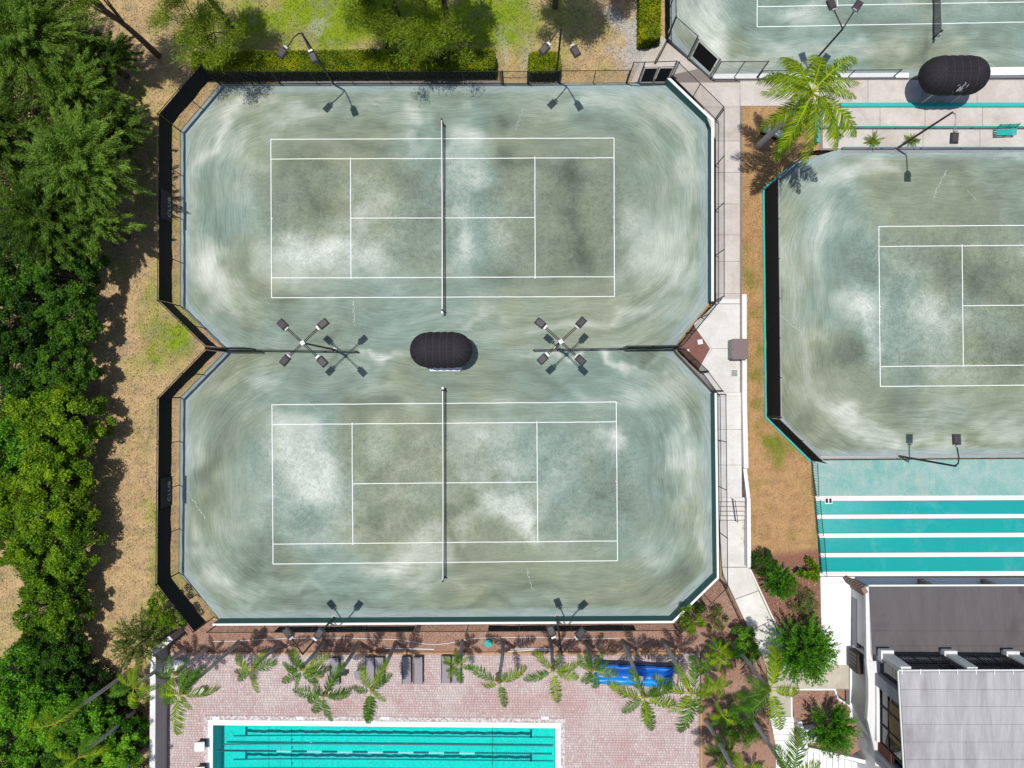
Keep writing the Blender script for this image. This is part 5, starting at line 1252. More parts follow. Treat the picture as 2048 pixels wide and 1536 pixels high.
# body
MB().prism([(gx, gyN - .01, 0), (xE, gyN - .01, 0), (xE, gyN - .6, 0), (gx, gyN - .6, 0)], -.3, LO + .03).build('footing', 'wslab', cl)
MB().prism([(gx + .02, gyN - .45, 0), (xE, gyN - .45, 0), (xE, gyR, 0), (gx + .02, gyR, 0)], -.5, zr0 - .25).build('lower_wall', 'stucco', cl)
for i, px_ in enumerate((1701, 1836, 1962, 2090, 2220)):
    x = P(px_, 1152, LO).x; MB().box((x + .12, gyN - .4, (zr0 - .15) / 2 + .1), (.34, .62, zr0 - .2)).build('pier', 'stone', cl)
for i in range(7):   # scalloped tiles over the corner
    f_ = i / 6; q = W(1696 + 32 * f_, 1160 + 20 * f_, LO + .4 + 2.1 * f_); MB().box(q, (.3, .42, .2), .5).build('corner_stone', 'stone', cl)
# dark roof in bands
bands = [(1172, 1262), (1262, 1292), (1292, 1309)]
def rx(y): return 1738 + (y - 1172) / 138 * 8
def rz_(y): return zr0 + (zr1 - zr0) * (y - 1172) / 138
for i, (y0, y1) in enumerate(bands):
    e = .03 * i
    W3 = [W(rx(y0), y0, rz_(y0) + e), W(2400, y0, rz_(y0) + e), W(2400, y1, rz_(y1) + e), W(rx(y1), y1, rz_(y1) + e)]
    W3[2].y += .012; W3[3].y += .012
    n = len(W3); top = W3; bot = [w - Vector((0, 0, .14)) for w in W3]; MB().add(top + bot, [(3, 2, 1, 0), (4, 5, 6, 7), (0, 1, 5, 4), (1, 2, 6, 5), (2, 3, 7, 6), (3, 0, 4, 7)]).build('roof_panel', 'roofd', cl)
MB().bar(W(1737, 1171, zr0 + .02), W(2400, 1169, zr0 + .02), .1, .1).build('fascia', 'white', cl)
# rake wall along the west of the dark roof
def poly3(name, pts, dz, m): 
    pts = [W(*p) for p in pts]; n = len(pts); ar = sum(pts[i].x * pts[(i + 1) % n].y - pts[(i + 1) % n].x * pts[i].y for i in range(n))
    if ar < 0: pts = pts[::-1]
    MB().add(list(pts) + [p - Vector((0, 0, dz)) for p in pts], [tuple(range(n)), tuple(range(2 * n - 1, n - 1, -1))] + [(i, n + i, n + (i + 1) % n, (i + 1) % n) for i in range(n)]).build(name, m, cl)
poly3('rake_cap', [(1731, 1175, zr0 + .06), (1737.4, 1173, zr0 + .06), (1745.4, 1311, zr1 + .06), (1745.4, 1322, 3.1), (1733, 1322, 3.1)], .25, 'stucco')
poly3('ledge', [(1733, 1322.5, 3.08), (1757, 1322.5, 3.08), (1757, 1474, 3.08), (1772, 1490, 3.08), (1756, 1531, 3.0), (1735, 1440, 3.08), (1737.5, 1400, 3.08), (1737, 1360, 3.08)], .25, 'stucco')
poly3('ledge_edge', [(1733, 1322, 3.16), (1736, 1321, 3.16), (1740, 1360, 3.16), (1740, 1400, 3.16), (1737.5, 1441, 3.16), (1734.5, 1441, 3.16), (1737, 1400, 3.16), (1736.8, 1360, 3.16)], .34, 'white')
# lower west wall with recess
yA = P(1703, 1192, LO).y; yB = P(1703, 1288, LO).y; yC = P(1703, 1440, LO).y
MB().prism([(gx, gyN - .1, 0), (gx + .18, gyN - .1, 0), (gx + .18, yA, 0), (gx, yA, 0)], -.5, 2.5).build('west_wall', 'stucco', cl)
MB().prism([(gx, yB, 0), (gx + .18, yB, 0), (gx + .18, yC, 0), (gx, yC, 0)], -.5, 2.8).build('west_wall', 'stucco', cl)
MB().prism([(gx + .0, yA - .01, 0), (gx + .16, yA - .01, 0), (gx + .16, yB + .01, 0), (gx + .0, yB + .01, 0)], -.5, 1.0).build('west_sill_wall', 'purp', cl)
MB().box((gx + .1, (yA + yB) / 2, 2.45), (.2, yA - yB + .02, .28)).build('lintel', 'stucco', cl)
MB().box((gx + .32, (yA + yB) / 2, 1.6), (.04, yA - yB - .1, 1.3)).build('window_recess', 'sling', cl)
MB().prism([(gx + .2, yC, 0), (gx + .9, yC, 0), (P(1700, 1500).x + 1.2, P(1700, 1490, 0).y, 0), (P(1700, 1500).x + .4, P(1700, 1490, 0).y, 0)], -.5, 2.7).build('south_west_wall', 'stucco', cl)
# block filling the mid storey
MB().prism([(gx + .4, gyR + .0, 0), (xE, gyR + .0, 0), (xE, yS, 0), (gx + .75, yS, 0), (gx + .6, P(1700, 1478, 0).y, 0), (gx + .4, yC, 0)], -.5, 3.05).build('mid_wall', 'stucco', cl)
aw = wthing('wall_unit', W(1697, 1320, LO), 'dark brown box unit jutting from the clubhouse west wall', 'awning')
q = P(1700, 1320, 1.2); MB().box((gx - .1, q.y, 1.35), (.62, 1.3, 1.15)).build('body', 'dkbox', aw)
for i in range(5): MB().box((gx - .425, q.y - .5 + i * .25, 1.35), (.03, .2, 1.0)).build('slat', 'dkbrown', aw)
# north clerestory with grilles
MB().prism([(gx + .3, gyR - .1, 0), (xE, gyR - .1, 0), (xE, gyR - .35, 0), (gx + .3, gyR - .35, 0)], 3.06, 3.75).build('clerestory_base', 'stucco', cl)
xG, yG = W(2325, 1400, zu).x, W(1900, 1690, zu).y
MB().prism([(gx + .5, gyU - .35, 0), (xG, gyU - .35, 0), (xG, yG, 0), (gx + .95, yG, 0), (gx + .75, P(1700, 1470).y, 0)], 3.07, zu - .25).build('clerestory_glazing', 'glass', cl)
npier = [1706, 1822, 1936, 2050, 2160]
for i, px_ in enumerate(npier):
    x = P(px_, 1300, 0).x; MB().box((x + .3, gyU + .02, (zu + 3.4) / 2 - .1), (.62, .42, zu - 3.5)).build('clerestory_pier', 'stucco', cl)
    MB().box((x + .3, gyU + .1, 3.85), (.8, .62, .35)).build('pier_foot', 'stucco', cl)
for i in range(len(npier) - 1):
    x0, x1 = P(npier[i], 1300, 0).x + .8, P(npier[i + 1], 1300, 0).x - .1; w = wthing
    fr = MB().bar((x0, gyU + .1, 5.9), (x1, gyU + .1, 5.9), .05).bar((x0, gyU + .1, 3.9), (x1, gyU + .1, 3.9), .05).build('window_grille', 'black', cl)
    n = 16
    br = MB()
    for k in range(n + 1): x = x0 + (x1 - x0) * k / n; br.bar((x, gyU + .1, 3.9), (x, gyU + .1, 5.9), .03 if k % 5 else .07)
    for zz in (4.3, 4.7, 5.1, 5.5): br.bar((x0, gyU + .11, zz), (x1, gyU + .11, zz), .03)
    br.build('grille_bars', 'black', fr)
# west big window
yw0, yw1 = P(1708, 1322, 0).y - .3, P(1708, 1436, 0).y
xw = gx + .42
MB().box((xw + .04, (yw0 + yw1) / 2, 4.7), (.06, yw0 - yw1, 3.0)).build('window_glass', 'glass', cl)
bl_ = MB()
for k in range(13): bl_.box((xw + .0, yw0 - (yw0 - yw1) * .45, 4.35 + k * .125), (.03, (yw0 - yw1) * .62, .075))
o = bl_.build('blind', 'glassb', cl)
fm = MB()
for f_ in (0, .33, .66, 1): fm.bar((xw - .03, yw0 + (yw1 - yw0) * f_, 3.3), (xw - .03, yw0 + (yw1 - yw0) * f_, 6.1), .07)
for zz in (3.35, 4.3, 5.9): fm.bar((xw - .03, yw0, zz), (xw - .03, yw1, zz), .06)
fm.build('window_frame', 'black', cl)
MB().box((xw - .1, (yw0 + yw1) / 2, 3.2), (.3, yw0 - yw1, .2)).build('sill', 'white', cl)
MB().box((xw + .05, yw1 - .35, 3.9), (.25, .7, 1.6)).build('brick_panel', 'brick', cl)
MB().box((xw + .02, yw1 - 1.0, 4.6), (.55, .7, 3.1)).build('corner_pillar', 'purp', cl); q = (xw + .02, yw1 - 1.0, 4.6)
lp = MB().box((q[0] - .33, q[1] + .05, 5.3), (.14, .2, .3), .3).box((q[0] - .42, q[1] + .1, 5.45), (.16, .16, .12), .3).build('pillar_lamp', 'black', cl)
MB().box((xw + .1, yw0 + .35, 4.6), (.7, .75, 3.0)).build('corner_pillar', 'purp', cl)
# upper roof sheets
rows = [1344, 1379, 1413, 1449, 1484, 1519, 1554, 1590, 1626, 1662, 1700]
def ux(y): return 1799 + (y - 1344) * .062
sheets = wthing('x', (0, 0, 0), None, None) if False else None
for i in range(len(rows) - 1):
    y0, y1 = rows[i], rows[i + 1]; xs_ = [ux(y0)] + [x + (i % 2) * 38 for x in (1850, 1926, 2002, 2078, 2154, 2230)] + [2330]
    for k in range(len(xs_) - 1):
        xa, xb = xs_[k], xs_[k + 1]; e = .004 * ((i + k) % 3)
        xa1 = ux(y1) if k == 0 else xa
        W3 = [W(xa, y0, zu + e), W(xb, y0, zu + e), W(xb, y1, zu + e), W(xa1, y1, zu + e)]; cen = sum(W3, Vector()) / 4
        W3 = [p + Vector((.003 if cen.x > p.x else -.003, .007 if cen.y > p.y else -.007, 0)) for p in W3]
        MB().prism(W3, zu - .03).build('roof_sheet', 'roofw', cl)
W3 = [W(1797.5, 1342, zu - .04), W(2335, 1341, zu - .04), W(2335, 1701, zu - .04), W(ux(1701) - 1, 1701, zu - .04)]
MB().prism(W3, zu - .24).build('roof_deck', 'concd', cl)
gt = MB().tube([W(1796.5, 1341, zu + .02), W(2335, 1339.5, zu + .02)], .05, 6).build('gutter', 'stucco', cl); 
MB().tube([W(1796, 1342, zu + .02), W(ux(1700) - 4, 1700, zu + .02)], .05, 6).build('gutter', 'stucco', cl)
for k in range(9): MB().box(W(1804 + k * 37, 1343.5, zu + .05), (.05, .3, .03)).build('gutter_bracket', 'white', gt)

# ================================================================== FOLIAGE
def rdir(n, up=0.0):
    d = rng.normal(size=(n, 3)); d[:, 2] += up; return unit(d)
def clump_crown(center, R, Rz, nclump, nleaf, L, Wd, cr=(.16, .30), bottom=-.25, flat=.5, tb=0.0):
    """leaf masses gathered in clumps over an uneven dome; gaps stay between them"""
    c = rdir(nclump, .35); c = c[c[:, 2] > bottom]; n = len(c)
    rad = rng.uniform(.55, 1.0, n) ** .6; th = np.arctan2(c[:, 1], c[:, 0]); lob = 1 + .13 * np.sin(th * 3 + rng.uniform(0, 6)) + .09 * np.sin(th * 5 + rng.uniform(0, 6))
    cp_ = c * rad[:, None] * np.array([R, R, Rz]) * lob[:, None] + np.array(center)
    size = rng.uniform(cr[0], cr[1], n) * R * np.where(rad > .8, .85, 1.1)
    k = rng.integers(0, n, nleaf); d = rdir(nleaf, .45); rr = rng.uniform(.55, 1.05, nleaf) ** .7
    p = cp_[k] + d * (size[k] * rr)[:, None] * np.array([1, 1, .8])
    nrm = unit(d * .5 + rng.normal(size=(nleaf, 3)) * .6 + np.array([0, 0, flat * .7]))
    ld = unit(np.cross(nrm, rng.normal(size=(nleaf, 3))))
    Ls = L * rng.uniform(.65, 1.3, nleaf)
    V_ = leafquads(p, ld, nrm, Ls, Wd * rng.uniform(.7, 1.2, nleaf))
    ct_ = rng.uniform(0, 1, n)
    hgt = (p[:, 2] - center[2]) / Rz
    tint = np.clip(.06 + .46 * ct_[k] + .25 * np.clip(hgt, 0, 1) + rng.normal(size=nleaf) * .16 + tb, 0, 1)  # higher leaves tinted lighter: light on crown tops put into the colour
    return V_, np.repeat(tint, 4), cp_
def limb_mesh(base, top, targets, r0, n=7, wob=.25):
    m_ = MB(); base = Vector(base); top = Vector(top); pts = []
    for i in range(6):
        f_ = i / 5; pts.append(base + (top - base) * f_ + Vector((math.sin(f_ * 5) * wob * f_, math.cos(f_ * 4) * wob * f_ * .7 - wob * f_ * .7, 0)))
    m_.tube(pts, [r0 * (1 - .6 * i / 5) for i in range(6)], 8)
    return m_, pts
def tree(cx, cy, zc, R, Rz, kind, m, label, nclump=110, nleaf=26000, L=.17, Wd=.1, cat='tree', group='trees along the left edge', name='broadleaf_tree', tb=0.0, base=None, z0=-.05, r0=.2, nlimb=10, cr=(.16, .30), zz=None):
    c = P(cx, cy, zc); b = Vector((c.x, c.y, z0)) if base is None else P(base[0], base[1], z0); t = wthing(name, b, label, cat, group)
    if kind == 'pine': nleaf = int(nleaf * (.5 if base is None else .8)); Wd *= (1 if base is None else 1.7)
    cen = (c.x, c.y, c.z - Rz * .45)
    if kind == 'clump':
        V_, tn, cp_ = clump_crown(cen, R, Rz, nclump, nleaf, L, Wd, cr=cr, tb=tb)
    elif kind == 'feather':
        V_, tn, cp_ = feather_crown(cen, R, Rz, nclump, nleaf, L, Wd, tb)
    elif kind == 'pine':
        V_, tn, cp_ = pine_crown(cen, R, Rz, nclump, nleaf, L, Wd, tb)
    elif kind == 'shoot':
        V_, tn, cp_ = shoot_crown(cen, R, Rz, nclump, nleaf, L, Wd, tb)
    npmesh('crown', V_, quads(len(V_) // 4), m, t, tint=tn, origin=b)
    tm, pts = limb_mesh(b, (c.x, c.y, c.z - Rz * .35), None, r0); tm.build('trunk', 'bark', t)
    idx = rng.permutation(len(cp_))[:nlimb]
    for k in idx:
        e = Vector(cp_[k]); s = pts[rng.integers(2, 5)]; mid = (s + e) / 2 + Vector((rng.normal() * .2, rng.normal() * .2, .15 * R))
        MB().tube([s, mid, e], [r0 * .35, r0 * .2, r0 * .06], 5).build('limb', 'bark', t)
    return t
def feather_crown(cen, R, Rz, nb, nleaf, L, Wd, tb):
    """drooping sprays: long needles set along curved branchlets"""
    a = rng.uniform(0, 2 * np.pi, nb); el = rng.uniform(-.05, 1.0, nb) ** .8; ln = rng.uniform(.6, 1.12, nb)
    d = np.stack([np.cos(a) * np.cos(el * 1.3), np.sin(a) * np.cos(el * 1.3), np.sin(el * 1.3) * Rz / R], 1)
    k = rng.integers(0, nb, nleaf); u = rng.uniform(.25, 1.0, nleaf) ** .75
    p = np.array(cen) + d[k] * (u * ln[k] * R)[:, None]; p[:, 2] -= (u ** 2.4) * .28 * R * (1 - el[k])
    side = rng.normal(size=(nleaf, 3)) * (.05 * R * (1.25 - u))[:, None]; p += side * np.array([1, 1, .6])
    ld = unit(d[k] * 1.1 + rng.normal(size=(nleaf, 3)) * .38 + np.array([.3, -.25, -.2]))
    V_ = leafquads(p, ld, rng.normal(size=(nleaf, 3)) + np.array([0, 0, .8]), L * rng.uniform(.6, 1.4, nleaf), Wd * rng.uniform(.7, 1.3, nleaf))
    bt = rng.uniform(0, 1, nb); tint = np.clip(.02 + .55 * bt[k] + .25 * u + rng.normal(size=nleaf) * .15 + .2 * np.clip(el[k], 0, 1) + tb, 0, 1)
    tips = np.array(cen) + d * (ln * R * .75)[:, None]
    return V_, np.repeat(tint, 4), tips
def pine_crown(cen, R, Rz, nb, nleaf, L, Wd, tb):
    """tufts of needles bursting from twig ends, open between"""
    c = rdir(nb, .2); rad = rng.uniform(.25, 1.0, nb); cp_ = np.array(cen) + c * rad[:, None] * np.array([R, R, Rz])
    k = rng.integers(0, nb, nleaf); d = rdir(nleaf, .3); sz = rng.uniform(.0, .45, nleaf)
    p = cp_[k] + rng.normal(size=(nleaf, 3)) * np.array([.30, .30, .14])
    V_ = leafquads(p, unit(d + c[k] * .4), rng.normal(size=(nleaf, 3)), L * rng.uniform(.7, 1.3, nleaf), np.full(nleaf, Wd))
    tint = np.clip(.3 + .3 * rng.uniform(0, 1, nb)[k] + rng.normal(size=nleaf) * .18 + tb, 0, 1)
    return V_, np.repeat(tint, 4), cp_
def shoot_crown(cen, R, Rz, nb, nleaf, L, Wd, tb):
    d = rdir(nb, .5); d[:, 2] = np.abs(d[:, 2]) + .02; d = unit(d); ln = rng.uniform(.75, 1.12, nb)
    k = rng.integers(0, nb, nleaf); u = rng.uniform(.35, 1.0, nleaf)
    p = np.array(cen) + d[k] * (u * ln[k])[:, None] * np.array([R, R, Rz]); p += rng.normal(size=(nleaf, 3)) * .02 * R
    ld = unit(d[k] * .9 + rng.normal(size=(nleaf, 3)) * .5)
    V_ = leafquads(p, ld, rng.normal(size=(nleaf, 3)) + np.array([0, 0, 1.]), L * rng.uniform(.6, 1.3, nleaf), Wd * rng.uniform(.7, 1.3, nleaf))
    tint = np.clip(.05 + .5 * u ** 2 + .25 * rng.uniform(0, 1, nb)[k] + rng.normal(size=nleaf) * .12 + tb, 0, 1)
    return V_, np.repeat(tint, 4), np.array(cen) + d * .7 * np.array([R, R, Rz])

pxm = lambda r, z=0: r / (F / (H - z))
# top left feathery trees
FT = [(40, 60, 6.0, 150, 'feathery tree filling the top left corner'), (150, 170, 4.6, 105, 'feathery tree between the corner tree and the big drooping one'), (150, 320, 6.4, 135, 'big feathery tree with drooping sprays reaching towards the upper fence'),
      (80, 430, 6.0, 120, 'feathery tree above the dark leafy tree, at the left edge'), (185, 440, 5.0, 90, 'smaller feathery tree leaning over the dry grass'), (-20, 260, 6.0, 130, 'shaded feathery tree cut by the left edge'), (215, 110, 3.2, 70, 'low dark feathery tree on the dry grass below the corner tree'), (225, 250, 3.6, 80, 'low shaded feathery tree nearest the upper left fence corner')]
for x, y, z, r, l_ in FT:
    R = pxm(r, z); x -= 14; z *= .95; R = pxm(r, z); tree(x, y, z, R * .98, R * .62, 'feather', 'lf_feather', l_, nclump=int(15 * R * R), nleaf=int(4000 * R * R), L=.24, Wd=.038, name='feathery_tree', r0=.22, nlimb=14, tb=(-.12 if 'dark' in l_ or 'shaded' in l_ else .2))  # dark and shaded trees get their shade through a lower leaf tint
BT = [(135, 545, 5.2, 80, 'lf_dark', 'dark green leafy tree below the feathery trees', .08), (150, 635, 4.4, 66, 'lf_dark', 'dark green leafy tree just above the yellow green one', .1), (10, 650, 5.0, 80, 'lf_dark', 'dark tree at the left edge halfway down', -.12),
      (55, 745, 4.5, 70, 'lf_dark', 'shaded leafy tree at the left edge above the yellow green tree', -.1), (130, 735, 4.4, 70, 'lf_dark', 'mid green tree touching the top of the yellow green tree', .15), (40, 560, 2.2, 40, 'lf_bri', 'low bright sapling glimpsed in the dark gap at the left', -.15), (60, 500, 3.4, 60, 'lf_dark', 'low dark tree in the gap under the feathery trees', -.2),
      (115, 850, 4.6, 102, 'lf_yel', 'yellow green leafy tree, the upper one of the bright row', .08), (95, 985, 4.8, 110, 'lf_yel', 'yellow green leafy tree, the middle one of the bright row', .16), (110, 1110, 4.4, 94, 'lf_yel', 'yellow green leafy tree, the lower one of the bright row', .06), (25, 900, 4.2, 90, 'lf_bri', 'green tree at the left edge beside the bright row', .05),
      (112, 1215, 4.0, 76, 'lf_yel', 'yellow green tree at the bottom end of the bright row', -.05), (5, 1060, 3.4, 66, 'lf_yel', 'soft green tree cut by the left edge beside the lower bright tree', .0), (105, 1310, 3.8, 70, 'lf_dark', 'dark leafy tree above the bottom left corner', .0), (30, 1395, 4.6, 95, 'lf_bri', 'bright green tree at the bottom left edge', .0),
      (105, 1455, 4.8, 85, 'lf_bri', 'bright green tree in the bottom left corner, second from the edge', .12), (20, 1510, 4.6, 90, 'lf_bri', 'bright green tree in the very bottom left corner', .05), (225, 1495, 3.8, 72, 'lf_bri', 'bright green tree near the grey boundary wall at the bottom', .18), (150, 1530, 4.2, 76, 'lf_dark', 'dark green tree cut by the bottom edge', .05), (185, 1400, 2.6, 66, 'lf_dark', 'low dark tree under the palms outside the grey wall', -.15)]
BT = [b[:6] + (b[6] + (.12 if b[1] > 1380 and b[6] > -.1 else .04),) for b in BT]
for x, y, z, r, m_, l_, tb_ in BT:
    x -= 14; z *= .72; R = pxm(r, z); tree(x, y, z, R * .93, min(R * .8, z * .8), 'clump', m_, l_, nclump=int(60 * R * R / 4 + 60), nleaf=int(3300 * R * R), L=.17, Wd=.10, tb=tb_, cr=(.08, .19))  # a low tint paints shade into the leaves of the shaded trees
def undergrowth():
    n = 90000; px = rng.uniform(-60, 300, n); py = rng.uniform(-30, 1560, n)
    e = np.interp(py, [-30, 100, 260, 480, 560, 700, 850, 1000, 1150, 1250, 1300, 1400, 1560], [150, 200, 215, 190, 170, 165, 170, 165, 150, 120, 190, 290, 300]); l0 = np.where((py > 1080) & (py < 1340), 50, -99)
    e = e + (fbm(px / 20, py / 20, 5) - .5) * 60; ok = (px < e) & (px > l0 + (fbm(px / 20, py / 20, 6) - .5) * 40); px, py = px[ok], py[ok]; n = len(px)
    zz = .05 + 1.3 * fbm(px / 16, py / 16, 61) ** 1.5 * rng.uniform(.2, 1, n)
    q = Pn(px, py, 0.0); q[:, 2] = zz; V_ = leafquads(q, rng.normal(size=(n, 3)) * np.array([1, 1, .4]), rng.normal(size=(n, 3)) * .5 + np.array([0, 0, 1.]), rng.uniform(.12, .3, n), rng.uniform(.06, .13, n))
    o = npmesh('undergrowth', V_, quads(n), 'lf_dark', tint=np.repeat(np.clip(rng.normal(size=n) * .14 + .16, 0, 1), 4)); tag(o, 'low dark undergrowth and leaf litter beneath the left trees', 'undergrowth', None, 'stuff')
undergrowth()
# shrubby feather bush by the wall
tree(268, 1290, 3.2, 2.1, 1.6, 'feather', 'lf_olive', 'loose olive green shrub at the end of the dry grass', nclump=90, nleaf=9000, L=.16, Wd=.05, cat='shrub', name='loose_shrub', group='shrubs at the lower left', r0=.1, nlimb=12)
tree(325, 1228, 2.0, 1.35, 1.0, 'clump', 'lf_yel', 'yellowish shrub at the outside of the lower left fence corner', nclump=40, nleaf=6000, L=.12, Wd=.06, cat='shrub', name='loose_shrub', group='shrubs at the lower left', r0=.07, nlimb=6)
# pines
PN = [(385, 46, 5.6, 76, None, 'pine with light needle tufts above the left end of the hedge'), (470, 62, 12, 90, 'base', 'pine whose bare trunk leans out of the top edge, left'), (860, 62, 4.8, 82, None, 'pine with light needle tufts over the middle of the long hedge'),
      (895, 42, 12, 100, 'base', 'pine whose trunk stands beside the middle of the lawn'), (795, 30, 11, 100, 'base', 'pine behind the light tufted one'), (1110, 14, 12, 92, 'base', 'pine above the small hedge, seen mostly by its shadow'), (1215, -10, 10, 45, 'base', 'small pine out of the top edge near the vertical hedge'), (735, 5, 11, 70, 'base', 'pine left of the light tufted one'), (318, 112, 10.5, 70, 'base', 'slim pine just outside the upper left fence corner'), (745, 22, 5.2, 64, None, 'pine with light needle tufts, left of the middle of the long hedge')]
for x, y, z, r, bs, l_ in PN:
    if l_ == 'x': continue
    R = pxm(r, z)
    if bs:
        b = P(x, y, 0); v = w2p(np.array([b.x]), np.array([b.y]), z); cx, cy = float(v[0][0]), float(v[1][0])
    else: cx, cy = x, y
    tree(cx, cy, z, R * (1.12 if bs is None else 1), R * .5, 'pine', 'lf_pine', l_, nclump=int(20 * R * R / 3), nleaf=int(3600 * R * R), L=.30, Wd=.034, name='pine_tree', group='pines behind the top fence', r0=.22, nlimb=22, tb=(.2 if bs else .38), base=(x, y) if bs else None)
# hedges
def hedge(x0, y0, x1, y1, h, label, tbf=0.0, dens=620):
    """clipped box of leaves; px box of its foot"""
    a, b = P(x0, y1), P(x1, y0); w, d = b.x - a.x, b.y - a.y; t = wthing('clipped_hedge', Vector(((a.x + b.x) / 2, (a.y + b.y) / 2, 0)), label, 'hedge', 'clipped hedges')
    MB().box(((a.x + b.x) / 2, (a.y + b.y) / 2, h / 2 - .06), (w - .3, d - .3, h - .14)).build('twigs', 'hcore', t)
    n = int(dens * (w * d + 2 * h * (w + d)) * 1.2); top = rng.uniform(size=n) < (w * d) / (w * d + 2 * h * (w + d)) * 1.05
    px_ = rng.uniform(a.x, b.x, n); py_ = rng.uniform(a.y, b.y, n); pz = h + (fbm(px_ * 2.2, py_ * 2.2, 4) - .5) * .16 - np.abs(rng.normal(size=n)) * .05
    s = ~top; e = rng.integers(0, 4, n); jit = np.abs(rng.normal(size=n)) * .06
    px_ = np.where(s & (e == 0), a.x + jit, np.where(s & (e == 1), b.x - jit, px_)); py_ = np.where(s & (e == 2), a.y + jit, np.where(s & (e == 3), b.y - jit, py_)); pz = np.where(s, rng.uniform(.03, 1, n) * h, pz)
    rc = .28; dx = np.maximum(np.abs(px_ - (a.x + b.x) / 2) - (w / 2 - rc), 0); dy = np.maximum(np.abs(py_ - (a.y + b.y) / 2) - (d / 2 - rc), 0); kk = np.hypot(dx, dy) > rc
    pz = np.where(kk, pz - .5, pz); ok = pz > .02; p = np.stack([px_, py_, pz], 1)[ok]; n = len(p)
    nr = unit(rng.normal(size=(n, 3)) * .6 + np.array([0, 0, .7])); V_ = leafquads(p, np.cross(nr, rng.normal(size=(n, 3))), nr, .11 * rng.uniform(.6, 1.4, n), .06 * rng.uniform(.7, 1.3, n))
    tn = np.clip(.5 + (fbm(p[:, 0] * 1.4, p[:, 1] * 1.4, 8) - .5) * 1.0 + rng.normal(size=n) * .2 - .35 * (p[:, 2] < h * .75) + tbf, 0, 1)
    npmesh('foliage', V_, quads(n), 'lf_hedge', t, tint=np.repeat(tn, 4), origin=t.location)
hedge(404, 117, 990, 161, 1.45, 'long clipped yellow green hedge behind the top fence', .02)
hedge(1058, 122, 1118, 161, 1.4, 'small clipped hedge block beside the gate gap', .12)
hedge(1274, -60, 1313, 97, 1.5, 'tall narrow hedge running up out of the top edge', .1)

# palms
def frond_mesh(L, droop, name, wide=.42, seed=0, n=34):
    r = np.random.default_rng(seed); ts = np.linspace(0, 1, 12)
    def cur(t): return np.stack([L * (t * (1 - .16 * droop * t ** 2)), .05 * L * np.sin(t * 2.2 + seed) * t, L * (.42 * t - (.36 + .42 * droop) * t ** 2.2)], -1)
    V_ = []; tint = []
    for side in (-1, 1):
        tt = np.linspace(.14, .985, n) + r.uniform(-.008, .008, n); p = cur(tt); q = cur(tt + .01); d = unit(q - p)
        lat = unit(np.cross(d, np.array([0, 0, 1.]))) * side
        ll = wide * L * np.sin(np.clip(tt * 1.02, 0, 1) * np.pi) ** .55 * r.uniform(.8, 1.12, n)
        fw = .45 + .5 * tt
        dr = unit(lat + d * fw[:, None] + np.array([0, 0, -.28]) * (1 + droop * r.uniform(.4, 1.5, (n, 1))) + r.normal(size=(n, 3)) * .13)
        mid = p + dr * (ll * .5)[:, None]; dr2 = unit(dr + np.array([0, 0, -.55 * (1 + droop)])); tip = mid + dr2 * (ll * .5)[:, None]
        w = .024 * L * 34 / n; wv = d * w
        V_.append(np.stack([p - wv * .5, p + wv * .5, mid + wv * .6, mid - wv * .6], 1).reshape(-1, 3)); V_.append(np.stack([mid - wv * .6, mid + wv * .6, tip + wv * .08, tip - wv * .08], 1).reshape(-1, 3))
        tn = np.clip(.45 + r.normal(size=n) * .2, 0, 1); tint.append(np.repeat(tn, 4)); tint.append(np.repeat(np.clip(tn + .12, 0, 1), 4))
    c = cur(ts); wv = np.array([0, .014 * L, 0])
    for i in range(11):
        w0 = wv * (1.1 - ts[i]); w1 = wv * (1.1 - ts[i + 1]); V_.append(np.stack([c[i] - w0, c[i] + w0, c[i + 1] + w1, c[i + 1] - w1])); tint.append(np.full(4, .95))
        up = np.array([0, 0, .012 * L]); V_.append(np.stack([c[i] - up, c[i] + up, c[i + 1] + up * .8, c[i + 1] - up * .8])); tint.append(np.full(4, .8))
    V_ = np.concatenate(V_); tint = np.concatenate(tint)
    o = npmesh(name, V_, quads(len(V_) // 4), 'lf_palm', tint=tint); me = o.data; bpy.data.objects.remove(o); return me
FR = [frond_mesh(1.0, dr, 'frond', .33, i, 42) for i, dr in enumerate((.2, .6, 1.0, 1.4, .8))]
FRY = []
for me in FR: c = me.copy(); c.materials.clear(); c.materials.append(M['lf_palmy']); FRY.append(c)
FRB = []
for i, dr in enumerate((.5, .9, 1.3)):
    c = frond_mesh(1.0, dr, 'frond', .27, 20 + i, 56); c.materials.clear(); c.materials.append(M['lf_palmy']); FRB.append(c)
